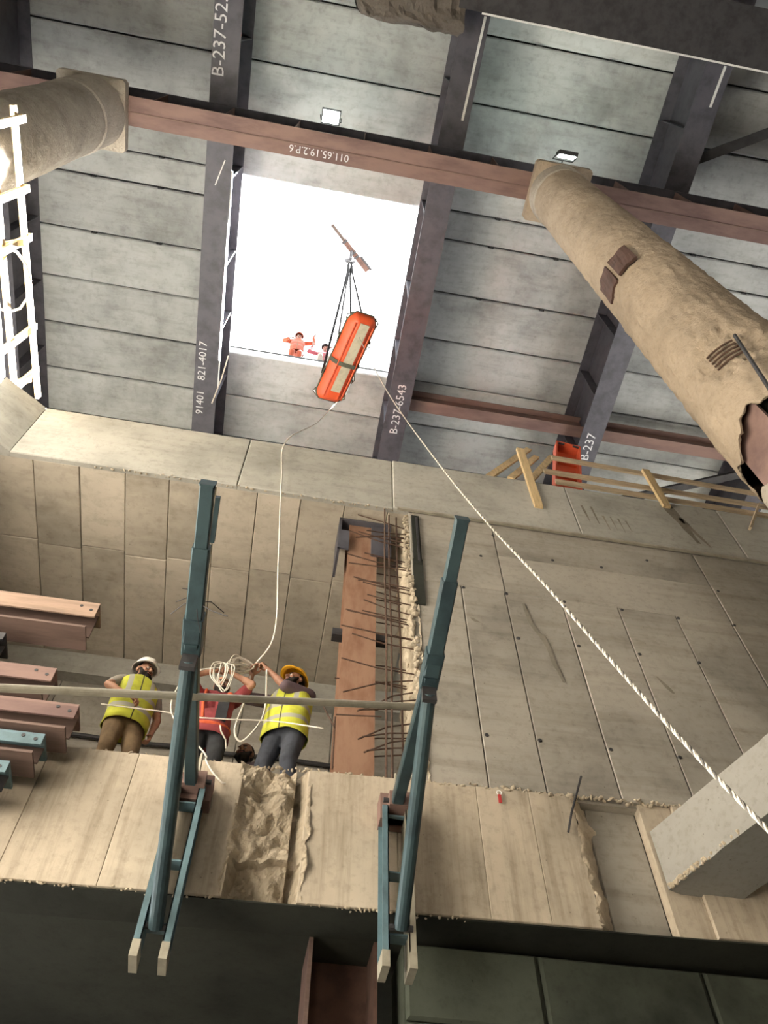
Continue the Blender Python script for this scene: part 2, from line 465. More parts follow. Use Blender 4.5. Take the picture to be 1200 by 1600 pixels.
for x in (-4.15, PL1):
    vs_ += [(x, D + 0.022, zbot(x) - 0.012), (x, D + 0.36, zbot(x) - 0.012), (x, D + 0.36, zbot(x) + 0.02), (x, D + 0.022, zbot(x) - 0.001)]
MB().add(vs_, [(0, 1, 2, 3), (7, 6, 5, 4), (0, 4, 5, 1), (1, 5, 6, 2), (2, 6, 7, 3), (3, 7, 4, 0)]).build('soffit_shade_strip', 'dark_concrete', slab_low)  # added dark strip, carries the underside shade across the pale panels
# ragged crumbs along the top arris of the slab and along its lower arris
def crumbs(name, pts, r, parent, mat, seed):
    rnd = random.Random(seed); m = MB()
    for p in pts:
        rr = r * rnd.uniform(0.5, 1.3)
        M3 = Matrix.Rotation(rnd.uniform(0, 6.28), 3, V((rnd.random(), rnd.random(), 0.3)).normalized())
        m.ball(p, rr * rnd.uniform(0.8, 2.2), rr, rr * rnd.uniform(0.5, 0.9), M3, 6, 4)
    o = m.build(name, mat, parent); o['kind'] = 'stuff'; return o
rr = random.Random(3)
crumbs('loose_mortar', [(x, D + rr.uniform(0.0, 0.05), ztop(x) + 0.004) for x in [-3.2 + k * 0.03 for k in range(150)]], 0.012, slab_low, 'rough_concrete', 5)
crumbs('loose_mortar', [(x, D - 0.004 + rr.uniform(0.0, 0.03), ztop(x) + rr.uniform(-0.02, 0.02)) for x in [1.2 + k * 0.022 for k in range(120)]], 0.016, slab_low, 'pale_rubble', 6)
crumbs('loose_mortar', [(x, D + rr.uniform(0.0, 0.04), zbot(x) + rr.uniform(-0.012, 0.012)) for x in [-3.0 + k * 0.03 for k in range(150)] if not SH0 - 0.05 < x < SH1 + 0.05], 0.010, slab_low, 'rough_concrete', 8)

# ---- gallery behind the workers: rear wall, end walls
gal = struct(MB().box((-4.6, 8.23, FLOOR), (PL1 + 0.6, 8.6, 8.0)).build('wall_back', 'wall_concrete'))
for a, b in [(-4.15 + k * 1.22, -4.15 + (k + 1) * 1.22) for k in range(5)]:
    plate_xz([(a, 4.3), (b - 0.008, 4.3), (b - 0.008, 8.0), (a, 8.0)], 8.19, 8.235, 0.006).build('panel', 'wall_concrete', gal, origin=(a, 8.2, 4.3))
MB().box((-4.15, 8.02, 8.0), (1.95, 8.4, 8.39)).build('ledge', 'band_concrete', gal, origin=(-1, 8.1, 8.1))
struct(MB().box((-4.7, D, ztop(-4.2) - 0.2), (-4.12, 8.5, ZB0)).build('wall_side', 'wall_concrete'))

# ---- wall right of the opening: formwork panels, tie holes, rebar
WX0 = 1.19
wall = struct(MB().box((WX0 + 0.03, D + 0.05, 4.3), (PL1, D + 0.55, ZB0)).build('wall_front', 'wall_concrete'), 'board marked concrete wall beside the rebar opening')
seams = [WX0, 1.735, 2.22, 2.855, 3.5, 4.17, 4.83, 5.5, 6.17, 6.84, 7.5, 8.2, 9.5]
gp = 0.004
def wpanel(a, b, z0, z1, z0b=None, yj=0.0):
    z0b = z0 if z0b is None else z0b
    plate_xz([(a + gp, z0), (b - gp, z0b), (b - gp, z1 - gp), (a + gp, z1 - gp)], D + 0.012 + yj, D + 0.06, 0.007).build('panel', 'wall_concrete', wall, origin=(a, D, z0))
rj = random.Random(11)
for a, b in zip(seams[:-1], seams[1:]):
    wpanel(a, b, ztop(a), 7.0, ztop(b), rj.uniform(-0.004, 0.004))
for a, b, z0, z1 in ((WX0, 2.23, 7.0, ZB0), (2.23, 4.84, 7.0, 7.69), (2.23, 4.84, 7.69, ZB0), (4.84, 7.4, 7.0, 7.69), (4.84, 7.4, 7.69, ZB0), (7.4, 9.5, 7.0, ZB0)):
    wpanel(a, b, z0, z1, None, rj.uniform(-0.003, 0.003))
for x, z in ((2.257, 6.23), (1.778, 4.87), (2.252, 4.885), (1.757, 6.96), (2.235, 6.96), (2.894, 6.236), (3.539, 6.235), (4.179, 6.231), (2.889, 4.878), (3.525, 4.888), (2.884, 6.96), (3.544, 6.96), (4.19, 6.95), (4.85, 6.96), (2.02, 7.62), (2.9, 7.75), (3.5, 7.75), (4.15, 8.05), (2.22, 8.1), (4.9, 7.6)):
    MB().lathe([(0.0005, 0.004), (0.016, 0.004), (0.020, -0.004), (0.022, -0.012)], 10, M3=Matrix.Rotation(math.pi / 2, 3, 'X')).build('tie_hole', 'dark_steel', wall, origin=None).location = (x, D + 0.008, z)
# dark water stains with their own outlines
def stain(pts, w, mat='stain_grey'):
    m = MB(); n = len(pts); vs_ = []
    for i, (x, z) in enumerate(pts):
        ww = w * (0.25 + math.sin(math.pi * (i + 0.4) / (n + 0.2))) * rj.uniform(0.6, 1.2)
        vs_ += [(x - ww, D + 0.0045, z), (x + ww, D + 0.0045, z)]
    m.add(vs_, [(2 * i, 2 * i + 1, 2 * i + 3, 2 * i + 2) for i in range(n - 1)])
    return m.build('water_stain', mat, wall)
stain([(2.40, 6.82), (2.41, 6.7), (2.43, 6.5), (2.47, 6.38), (2.52, 6.3), (2.56, 6.12), (2.57, 5.9), (2.60, 5.8), (2.62, 5.65)], 0.032)
stain([(3.62, 5.92), (3.66, 5.84), (3.70, 5.76), (3.73, 5.70)], 0.02)
stain([(1.80, 6.45), (1.83, 6.41), (1.86, 6.39)], 0.03)
# broken vertical edge of the wall: dark old facing boards above, pale lumps below
m = MB()
def edge_fn(u, v):
    z = ztop(WX0) + (ZB0 - ztop(WX0)) * v
    n = fb((z * 5, u * 3, 4.0), 1.0, 4)
    return V((WX0 - 0.05 + 0.11 * u + 0.07 * n * (1 - u) + 0.02 * fb((z * 16, u * 9, 3.0)), D + 0.0 + 0.55 * (1 - u) ** 1.5 + 0.07 * fb((z * 9, u * 6, 1.0), 1.0, 5) * min(1, 3 * (1 - u)), z))
m.grid(edge_fn, 16, 260)
m.build('broken_edge', 'pale_rubble', wall)
rl = random.Random(21); m = MB()
for k in range(46):
    z = 4.4 + k * 0.058
    M3 = Matrix.Rotation(rl.uniform(-0.4, 0.4), 3, 'Y')
    m.ball((WX0 + 0.0 + rl.uniform(-0.03, 0.03), D + 0.0 + rl.uniform(-0.01, 0.03), z), 0.045 * rl.uniform(0.6, 1.2), 0.035, 0.042 * rl.uniform(0.6, 1.1), M3, 7, 5)
for k in range(60):
    z = 7.0 + k * 0.022
    m.ball((WX0 - 0.03 + rl.uniform(-0.03, 0.03), D + 0.03, z), 0.02 * rl.uniform(0.6, 1.5), 0.02, 0.016, None, 6, 4)
o = m.build('loose_mortar', 'pale_rubble', wall); o['kind'] = 'stuff'
MB().box((WX0 + 0.02, D - 0.012, 6.55), (WX0 + 0.13, D + 0.02, 7.35)).box((WX0 + 0.03, D - 0.02, 7.25), (WX0 + 0.12, D + 0.015, 8.25)).build('facing_board', 'dark_concrete', wall)
MB().box((WX0 + 0.075, D - 0.03, 7.3), (WX0 + 0.1, D, 8.2)).build('facing_board', 'dark_steel', wall)
MB().bar((1.05, D - 0.02, ZB0 - 0.02), (9.4, D - 0.02, ZB0 - 0.02), 0.03, 0.035).build('joint_batten', 'grey_pipe', wall)
# rebar sticking out of the broken edge towards the king post
rb = random.Random(5)
for k in range(44):
    z = 4.5 + k * 0.087 + rb.uniform(-0.02, 0.02)
    if z > 8.3: break
    L = rb.uniform(0.42, 0.72)
    y = D + rb.choice((0.06, 0.14, 0.42)) + rb.uniform(-0.02, 0.02)
    dz = rb.uniform(-0.03, 0.10) if z > 5.6 else -rb.uniform(0.10, 0.30)
    if z > 7.6: dz = rb.uniform(-0.25, 0.25)
    p0 = V((WX0 + 0.04, y, z)); p1 = V((WX0 - L * 0.5, y - rb.uniform(0, .03), z + dz * 0.35)); p2 = V((WX0 - L, y - rb.uniform(0, .05), z + dz))
    MB().tube([p0, p1, p2], 0.0075, 6).build('rebar', 'rebar_rust', wall)
for x, y in ((0.965, 5.10), (1.06, 5.12), (0.90, 5.02)):
    MB().tube([(x, y, ztop(x)), (x + 0.01, y, 6.0), (x - 0.005, y, 7.2), (x, y, ZB0 - 0.02)], 0.010, 6).build('rebar', 'rebar_rust', wall)
# tie wires fanning out over the slab top, left of the king post
for p, q, r_ in (((0.47, 5.02, 4.32), (0.47, 5.05, 4.9), None), ((0.47, 5.02, 4.75), (0.36, 5.0, 4.95), None), ((0.47, 5.02, 4.9), (0.86, 5.0, 4.92), None)):
    MB().tube([p, q], 0.007, 6).build('rebar', 'rebar_rust', wall)
# lone bar standing out of the slab face
MB().tube([at_y(888, 1300, 4.97), at_y(893, 1270, 4.95), at_y(908, 1213, 4.93)], 0.009, 6).build('rebar', 'dark_steel', slab_low)

# ---- upper slab: soffit panels and edge band
up = MB().box((-4.6, D + 0.06, ZB0 + 0.04), (PL1 + 0.6, 12.0, ZB1))
up.box((-16, -16, ZB0), (-4.17, 5.2, ZB1))
up.box((PL1, -16, ZB0), (16, 5.06, ZB1))
up.box((-16, -17, ZB0), (16, -16, ZB1))
slab_up = struct(up.build('slab_upper', 'band_concrete'), 'upper concrete slab over the gallery')
sx_ = [-4.15, -3.83, -3.29, -2.757, -2.22, -1.70, -1.14, -0.645, -0.12, 0.42, 0.95, 1.5]
rs_ = random.Random(4)
for i, (a, b) in enumerate(zip(sx_[:-1], sx_[1:])):
    sh = 0.05 * (i % 2)
    for y0, y1 in ((D + 0.06, 6.26 - sh), (6.26 - sh, 8.03)):
        zz = ZB0 + rs_.uniform(-0.005, 0.005)
        plate_xy(a + 0.003, b - 0.003, y0 + 0.003, y1 - 0.003, zz, ZB0 + 0.05, 0.008).build('soffit_panel', 'soffit_concrete', slab_up, origin=(a, y0, ZB0))
# band (edge beam): cast in lengths, the front standing slightly proud, ragged lower edge on the left
for a, b, yf in ((-3.56, -0.9, D), (-0.9, 1.0, D), (1.0, 3.4, D - 0.012), (3.4, 5.6, D - 0.012), (5.6, 9.5, D - 0.012)):
    plate_xz([(a + 0.003, ZB0), (b - 0.003, ZB0), (b - 0.003, ZB1), (a + 0.003, ZB1)], yf, D + 0.07, 0.012).build('edge_panel', 'band_concrete', slab_up, origin=(a, D, ZB0))
# splayed left corner and the return along the left side
vs_ = [(-3.56, D, ZB0), (-4.04, D - 0.35, ZB0), (-4.25, D - 0.1, ZB0), (-3.56, D + 0.2, ZB0)]
vs_ += [(x, y, ZB1) for x, y, z in vs_]
MB().add(vs_, [(0, 3, 2, 1), (4, 5, 6, 7), (0, 1, 5, 4), (1, 2, 6, 5), (2, 3, 7, 6), (3, 0, 4, 7)]).build('edge_panel', 'band_concrete', slab_up)
for a, b in ((-16, -5), (-5, -1), (-1, 2), (2, 4.65)):
    MB().box((-4.18, a, ZB0), (-4.05, b - 0.006, ZB1)).build('edge_panel', 'band_concrete', slab_up)
crumbs('loose_mortar', [(x, D + 0.01 + rr.uniform(0, 0.03), ZB0 + rr.uniform(-0.01, 0.03)) for x in [-2.6 + k * 0.033 for k in range(115)]], 0.014, slab_up, 'pale_rubble', 9)
# stains running down the band on the right
def bstain(x, z0, z1, w, lean=0.0):
    m = MB(); vs_ = []
    for i in range(7):
        t = i / 6; z = z0 + (z1 - z0) * t; ww = w * (1 - 0.75 * t) * rj.uniform(0.7, 1.2)
        vs_ += [(x + lean * t - ww, D - 0.0145, z), (x + lean * t + ww, D - 0.0145, z)]
    m.add(vs_, [(2 * i, 2 * i + 1, 2 * i + 3, 2 * i + 2) for i in range(6)])
    m.build('water_stain', 'stain_grey', slab_up)
for x, z0, z1, w, l in ((3.55, 9.15, 8.75, 0.02, .03), (3.68, 9.15, 8.72, 0.02, .02), (3.80, 8.95, 8.6, 0.015, .02), (3.9, 8.95, 8.62, .012, .02), (4.0, 8.93, 8.6, .012, .02), (4.85, 9.50, 8.6, .10, .16), (4.95, 9.2, 8.55, .05, .2), (4.1, 8.9, 8.65, .012, .02)):
    bstain(x, z0, z1, w, l)

# upper level enclosure behind the band (out of sight from the pit, closes the deck on three sides)
struct(MB().box((-8.2, 12.0, ZB1), (16, 12.4, 21.2)).build('wall_upper_back', 'wall_concrete'))
struct(MB().box((15.6, -16, ZB1), (16.0, 12.0, 21.2)).build('wall_upper_right', 'dark_rough'))

struct(MB().box((-9.6, -16.4, ZB1), (-9.2, 12.4, 21.2)).build('sky_block_left', 'wall_concrete'))  # added unseen wall, shuts out sky light from the open left side
struct(MB().box((-9.6, -16.4, ZB1), (16, -16.0, 21.2)).build('wall_upper_rear', 'wall_concrete'))
# ---- lower level under the slab
struct(MB().box((1.06, 5.30, FLOOR), (PL1, 5.75, 3.14)).build('wall_lower', 'green_glow_concrete'))
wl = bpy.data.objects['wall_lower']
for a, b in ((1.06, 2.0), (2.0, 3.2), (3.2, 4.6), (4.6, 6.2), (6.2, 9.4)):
    plate_xz([(a + 0.01, 1.0), (b - 0.01, 1.0), (b - 0.01, 2.62), (a + 0.01, 2.62)], 5.24, 5.31, 0.02).build('panel', 'green_glow_concrete', wl, origin=(a, 5.2, 1))
    plate_xz([(a + 0.01, 2.64), (b - 0.01, 2.64), (b - 0.01, 3.13), (a + 0.01, 3.13)], 5.26, 5.31, 0.02).build('panel', 'green_glow_concrete', wl, origin=(a, 5.2, 2.6))

# ---- deck: planks between the girders
ceiling = struct(empty('ceiling', (0, 0, ZP)), 'decking of wide concrete planks with an open hatch to the sky')
YS = [-16.0, -14.7, -13.4, -12.0, -10.7, -9.4, -8.1, -6.8, -5.5, -4.1, -2.75, -1.4, -0.08, 1.3, 2.5, 3.72, 4.42, 5.76, 7.04, 8.30, 9.6, 10.9, 12.0]
HY0, HY1 = 3.80, 8.30                       # the hatch
rp = random.Random(31)
for bi in range(5):
    xa, xb = GX[bi] + (0.02 if bi else -1.25), (GX[bi + 1] - 0.02 if bi < 4 else 15.6)
    for j in range(len(YS) - 1):
        y0, y1 = YS[j], YS[j + 1]
        if bi == 1:
            if y1 == 3.72: y1 = HY0
            elif HY0 - 0.2 < y0 < HY1 - 0.1 or -12.1 < y0 < -8.2: continue  # second opening further back is added, unseen, for fill light
        zz = ZP + rp.uniform(-0.02, 0.02)
        mb = plate_xy(xa, xb, y0 + 0.018, y1 - 0.018, zz, ZP + 0.32, 0.03)
        o = mb.build('plank', 'plank_concrete', ceiling, origin=((xa + xb) / 2, y0, ZP)); o.location -= V((0, 0, ZP))
# added road surface sealing plank joints from sky, hatch and fill opening left open
tp = MB()
for xa, xb, ya, yb in ((-9.6, GX[1], -16.4, 12.4), (GX[2], 16.0, -16.4, 12.4), (GX[1], GX[2], -16.4, -12.0), (GX[1], GX[2], -8.1, HY0), (GX[1], GX[2], HY1, 12.4)):
    tp.box((xa, ya, ZP + 0.32), (xb, yb, ZP + 0.38))
tp.build('road_seal', 'asphalt', ceiling).location = (0, 0, -ZP)
# small lifting loops hanging in the joints
for bi in range(4):
    for y in (-0.08, 1.3, 3.72, 4.42, 5.76):
        if bi == 1 and y > 2: continue
        for t in (0.33, 0.66):
            x = GX[bi] + (GX[bi + 1] - GX[bi]) * t
            MB().tube([(x - 0.06, y, ZP), (x - 0.05, y, ZP - 0.09), (x + 0.05, y, ZP - 0.09), (x + 0.06, y, ZP)], 0.018, 6).build('lifting_loop', 'dark_steel', ceiling).location = (0, 0, -ZP)

# ================================================================== STEELWORK OVERHEAD
def text_mesh(txt, size, ext=0.002):
    cu = bpy.data.curves.new('marking_text', 'FONT')
    cu.body = txt; cu.size = size; cu.extrude = ext; cu.resolution_u = 2
    t = bpy.data.objects.new('marking_tmp', cu)
    col.objects.link(t)
    dg = bpy.context.evaluated_depsgraph_get()
    me = bpy.data.meshes.new_from_object(t.evaluated_get(dg))
    bpy.data.objects.remove(t); bpy.data.curves.remove(cu)
    me.materials.clear()
    return me
def marking(txt, size, parent, pos, xdir, ydir, mat='white_chalk'):
    """painted lettering; xdir = reading direction, ydir = up of the letters"""
    me = text_mesh(txt, size)
    xd = V(xdir).normalized(); yd = V(ydir).normalized(); zd = xd.cross(yd)
    o = link('painted_marking', me, mat, parent)
    M4 = Matrix((xd, yd, zd)).transposed().to_4x4(); M4.translation = V(pos) - V(parent.location)
    o.matrix_basis = M4
    return o
FW = 0.57
glabels = ['dark steel deck girder at the open side of the deck', 'dark steel deck girder left of the hatch, marked B-237-523', 'dark steel deck girder along the right side of the hatch', 'dark steel deck girder behind the pale concrete column', 'dark steel deck girder right of the pale column, outermost']
girders = []
for i, x in enumerate(GX):
    gd = tag(empty('deck_girder', (x, 0, ZG)), glabels[i], 'girder', 'deck girders')
    y0, y1 = -15.98, 11.98
    MB().box((-FW / 2, y0, 0), (FW / 2, y1, 0.04)).build('bottom_flange', 'girder_paint', gd)
    MB().box((-0.018, y0, 0.04), (0.018, y1, ZP - ZG - 0.05)).build('web', 'girder_paint', gd)
    MB().box((-FW / 2, y0, ZP - ZG - 0.05), (FW / 2, y1, ZP - ZG - 0.025)).build('top_flange', 'girder_paint', gd)
    for y in (-6, -3, -0.6, 0.9, 3.6, 5.6, 7.2, 9.0, 10.8):
        for s in (-1, 1):
            a, b = sorted((s * 0.02, s * 0.26))
            MB().box((a, y - 0.012, 0.04), (b, y + 0.012, ZP - ZG - 0.06)).build('stiffener', 'girder_paint', gd)
    girders.append(gd)
# lettering chalked on the girders (seen from below)
marking('B-237-523', 0.36, girders[1], (GX[1] - 0.02, 1.62, ZG - 0.004), (0, -1, 0), (-1, 0, 0))
marking('91401', 0.27, girders[1], (GX[1] - 0.02, 9.40, ZG - 0.004), (0, -1, 0), (-1, 0, 0))
marking('821-4017', 0.27, girders[1], (GX[1] - 0.02, 8.45, ZG - 0.004), (0, -1, 0), (-1, 0, 0))
marking('B-237-6543', 0.30, girders[2], (GX[2] + 0.1, 9.1, ZG - 0.004), (0, -1, 0), (-1, 0, 0))
marking('B-237', 0.34, girders[3], (GX[3] + 0.1, 9.0, ZG - 0.004), (0, -1, 0), (-1, 0, 0))
MB().bar((+ 0.18, -0.38, -0.012), (+ 0.14, 1.55, -0.012), 0.05, 0.02).build('white_stripe', 'white_paint', girders[2])
MB().bar((+ 0.12, -0.38, -0.012), (+ 0.10, 0.4, -0.012), 0.05, 0.02).build('white_stripe', 'white_paint', girders[3])
MB().bar((+ 0.30, 3.4, -0.012), (+ 0.32, 8.6, -0.012), 0.03, 0.03).build('edge_light_strip', 'white_paint', girders[1])  # hatch light on the flange edge, painted as a white strip
MB().bar((- 0.05, 3.75, -0.02), (+ 0.13, 3.2, -0.02), 0.025, 0.02).build('white_stripe', 'white_paint', girders[1])

# rust coloured cross beam carried by the two columns
RY = 2.39
rbm = tag(empty('cross_beam', (0, RY, ZR)), 'rust brown steel cross beam running between the two columns', 'beam')
MB().box((-14, -0.27, 0), (15.4, 0.27, 0.045)).build('bottom_flange', 'rust_beam', rbm)
MB().box((-14, -0.27, 1.35), (15.4, 0.27, 1.395)).build('top_flange', 'girder_paint', rbm)
MB().box((-14, -0.02, 0.045), (15.4, 0.02, 1.35)).build('web', 'girder_paint', rbm)  # dark web and top flange: shade put into the colour
MB().bar((-14, 0.02, -0.008), (15.4, 0.02, -0.008), 0.02, 0.016).build('weld_seam', 'rust_beam', rbm)
for k in range(-9, 11):
    for s in (-1, 1):
        a, b = sorted((s * 0.022, s * 0.25))
        MB().box((k * 1.4 - 0.01, a, 0.045), (k * 1.4 + 0.01, b, 1.35)).build('stiffener', 'rust_beam', rbm)
marking('011.65.19.2.P.6', 0.20, rbm, (-0.25, RY + 0.06, ZR - 0.004), (-1, 0, 0), (0, 1, 0))

# near cross beam: dark, with a lump of broken concrete at its left end and the light along its edge painted as a pale strip
nb = tag(empty('cross_beam', (0, -0.75, ZR)), 'very dark broad cross beam at the top right, nearest overhead', 'beam')
x0n = at_z(715, 20, ZR).x
MB().box((x0n, -0.62, 0), (15.4, 0.345, 0.05)).build('bottom_flange', 'dark_steel', nb)
MB().box((x0n, -0.55, 0.05), (15.4, 0.30, 1.39)).build('web', 'dark_steel', nb)
MB().bar((x0n + 0.45, 0.36, 0.02), (11, 0.36, 0.02), 0.035, 0.03).build('edge_light_strip', 'white_paint', nb)  # bright light line along the edge, painted white
m = MB(); x1n = at_z(540, 0, ZR).x
def lump(u, v):
    a = u * 2 * math.pi
    x = x1n + (x0n + 0.15 - x1n) * v
    ry = 0.62 + 0.10 * fb((v * 4, math.cos(a) * 2, math.sin(a) * 2), 1.0, 4)
    e = (math.sin(math.pi * min(1, v * 6) / 2)) if v < 0.17 else 1
    rz_ = 0.50 + 0.16 * fb((v * 5 + 3, math.cos(a) * 2, math.sin(a) * 2), 1.0, 4)
    sq = lambda c: math.copysign(abs(c) ** 0.5, c)
    return V((x + 0.06 * fb((u * 5, v * 5, 2)), 0.16 + ry * sq(math.cos(a)) * e, 0.52 + rz_ * sq(math.sin(a)) * e))
m.grid(lump, 40, 30); m.build('concrete_lump', 'dark_rough', nb, smooth=False)

# secondary bracing beams in the bays right of the hatch
for i, (xa, xb, lab) in enumerate(((GX[2] + 0.05, GX[3] - 0.05, 'dark brown bracing beam under the planks right of the hatch'), (GX[3] + 0.05, GX[4] - 0.05, 'dark brown bracing beam behind the pale column'))):
    br = tag(empty('bracing_beam', (xa, 8.45, 19.55)), lab, 'beam', 'bracing beams')
    L = xb - xa
    MB().box((0, -0.16, 0), (L, 0.16, 0.03)).build('bottom_flange', 'rust_beam', br)
    MB().box((0, -0.015, 0.03), (L, 0.015, 0.6)).build('web', 'rust_beam', br)
    MB().box((0, -0.16, 0.6), (L, 0.16, 0.63)).build('top_flange', 'rust_beam', br)
for (xa, ya, xb, yb, lab) in ((GX[3] + 0.1, 1.6, GX[4] - 0.1, -1.2, 'dark diagonal brace at the upper right, under the planks'), (GX[3] + 0.1, 5.0, GX[4] - 0.1, 7.9, 'dark diagonal brace hidden partly by the pale column'), (GX[3] + 0.1, 10.9, GX[4] - 0.1, 8.7, 'dark diagonal brace above the slatted fence')):
    br = tag(empty('diagonal_brace', (xa, ya, 19.4)), lab, 'brace', 'diagonal braces')
    d = V((xb - xa, yb - ya, 0))
    MB().bar((0, 0, 0), d, 0.22, 0.03).build('flat_leg', 'dark_steel', br)
    MB().bar((0, 0, 0.12), d + V((0, 0, 0.12)), 0.03, 0.2).build('upright_leg', 'dark_steel', br)

# ---- round concrete columns
def column(name, cx, cy, r, label, seed, z0, broken=False, mat='column_concrete'):
    c = tag(empty(name, (cx, cy, FLOOR)), label, 'column', 'round columns')
    def rad(a, z):
        n = fb((math.cos(a) * 1.4 + seed, math.sin(a) * 1.4, z * 0.7), 1.0, 5)
        n2 = fb((math.cos(a) * 7 + seed, math.sin(a) * 7, z * 5), 1.0, 4)
        n3 = 1 - abs(noise.noise(V((math.cos(a) * 14, math.sin(a) * 14, z * 9 + seed))))
        k = 0.4 + 0.6 * min(1, max(0, (16.0 - z) / 7))
        return r * (1 + (0.022 * n + 0.036 * n2 + 0.020 * n3) * k)
    H = ZR - 0.32
    def body(za, zb, nz_, nu, name_, mt, mod=None):
        m = MB()
        def fn(u, v):
            a = 2 * math.pi * u; z = za + (zb - za) * v; q = rad(a, z)
            if mod: q, z = mod(a, z, q)
            return V((q * math.cos(a), q * math.sin(a), z - FLOOR))
        m.grid(fn, nu, nz_)
        return m.build(name_, mt, c, smooth=True)
    return c, rad, body, H
CRX, CRY, CRR = 4.06, 2.43, 0.556
def col_hit(x, y):
    d = ray(x, y); a = d.x ** 2 + d.y ** 2; b = -2 * (d.x * CRX + d.y * CRY); k = CRX ** 2 + CRY ** 2 - CRR ** 2
    t = (-b - math.sqrt(max(0, b * b - 4 * a * k))) / (2 * a); P = d * t
    return math.atan2(P.y - CRY, P.x - CRX) % (2 * math.pi), P.z
cR, radR, bodyR, H = column('column', CRX, CRY, CRR, 'thick pale tan concrete column on the right, broken open near its lower end', 1.7, 0, True)
def jag(a): return 5.98 + 0.25 * fb((math.cos(a) * 1.6 + 5, math.sin(a) * 1.6, 0.3), 1.0, 4) + 0.28 * math.cos(a - 3.9)
PA, PZ = col_hit(1132, 545)
def upmod(a, z, q):
    zt = jag(a)
    if z < zt: z = zt
    e = max(0, 1 - (z - zt) / 0.5); q *= 1 - 0.04 * e
    d = ((((a - PA + math.pi) % (2 * math.pi)) - math.pi) / 0.60) ** 2 + ((z - PZ) / 0.46) ** 2
    d += 0.35 * fb((a * 5, z * 5, 2.2))
    if d < 1: q -= 0.075 * max(0, 1 - d) ** 0.35 + 0.03 * fb((a * 20, z * 14, 1))
    return q, z
bodyR(5.45, H, 300, 110, 'shaft', 'column_concrete', upmod)
bodyR(FLOOR, 5.45, 90, 90, 'lower_shaft', 'column_grey', lambda a, z, q: (q * (1.0 if z < 5.2 else 0.97), z + (0.3 * fb((math.cos(a) * 1.8, math.sin(a) * 1.8, 7)) if z > 5.1 else 0)))
MB().lathe([(0.02, 5.0 - FLOOR), (0.42, 5.0 - FLOOR), (0.42, 7.3 - FLOOR), (0.02, 7.3 - FLOOR)], 24).build('core', 'dark_concrete', cR)
MB().box((-0.28, -0.43, 5.0 - FLOOR), (0.28, -0.40, 6.9 - FLOOR)).box((-0.46, -0.22, 5.0 - FLOOR), (-0.43, 0.22, 6.9 - FLOOR)).build('steel_core', 'rust_beam', cR)
MB().lathe([(CRR * 0.97, H - 0.5 - FLOOR), (CRR * 1.05, H - 0.42 - FLOOR), (CRR * 1.05, H + 0.10 - FLOOR), (0.3, H + 0.10 - FLOOR)], 40).build('collar', 'column_grey', cR, smooth=False)
MB().bar((0, 0, H + 0.09 - FLOOR), (0, 0, ZR - FLOOR - 0.002), 1.16, 1.16, up=(0, 1, 0), ch=0.05).build('cap_plate', 'column_concrete', cR)
# rust clamp plates on the column
def clamp(parent, rad, a0, a1, z0, z1, off=0.03):
    m = MB()
    def fn(u, v):
        a = a0 + (a1 - a0) * u; z = z0 + (z1 - z0) * v; q = rad(a, z) + off
        return V((q * math.cos(a), q * math.sin(a), z - FLOOR))
    m.grid(fn, 8, 2)
    o = m.build('clamp_plate', 'rust_dark', parent)
    s = o.modifiers.new('thickness', 'SOLIDIFY'); s.thickness = 0.04
    return o
ca, cz = col_hit(952, 445); clamp(cR, radR, ca - 0.30, ca + 0.26, cz - 0.30, cz + 0.36)
ca, cz = col_hit(972, 412); clamp(cR, radR, ca - 0.20, ca + 0.30, cz - 0.30, cz + 0.32, 0.06)
# exposed spiral bars in the broken patch and one bar standing off
for k in range(5):
    z = PZ - 0.16 + k * 0.075
    MB().tube([((CRR - 0.035) * math.cos(a), (CRR - 0.035) * math.sin(a), z - FLOOR) for a in [PA - 0.32 + t * 0.06 for t in range(10)]], 0.011, 6).build('spiral_bar', 'rebar_rust', cR)
p, q = at_d(1148, 522, 8.0), at_d(1215, 630, 6.3)
ca, cz = col_hit(1148, 524)
p = V((CRX + CRR * 1.0 * math.cos(ca), CRY + CRR * 1.0 * math.sin(ca), cz)); ca, cz = col_hit(1200, 606)
q = V((CRX + (CRR + 0.12) * math.cos(ca), CRY + (CRR + 0.12) * math.sin(ca), cz))
cb_ = V((CRX, CRY, FLOOR))
MB().tube([p - cb_, q - cb_, q - cb_ + (q - p) * 0.4], 0.018, 8).build('loose_bar', 'dark_steel', cR)

cL, radL, bodyL, H = column('column', -5.30, 2.50, 0.62, 'weathered grey concrete column at the upper left behind the timber fence', 8.3, 0, False)
bodyL(ZB1, H, 150, 90, 'shaft', 'column_grey')
MB().lathe([(0.60, H - 1.2 - FLOOR), (0.65, H - 1.1 - FLOOR), (0.65, H + 0.10 - FLOOR), (0.3, H + 0.10 - FLOOR)], 40).build('collar', 'column_grey', cL, smooth=False)
MB().bar((0, 0, H + 0.09 - FLOOR), (0, 0, ZR - FLOOR - 0.002), 1.30, 1.30, up=(0, 1, 0), ch=0.05).build('cap_plate', 'column_grey', cL)
cL.location.z = FLOOR

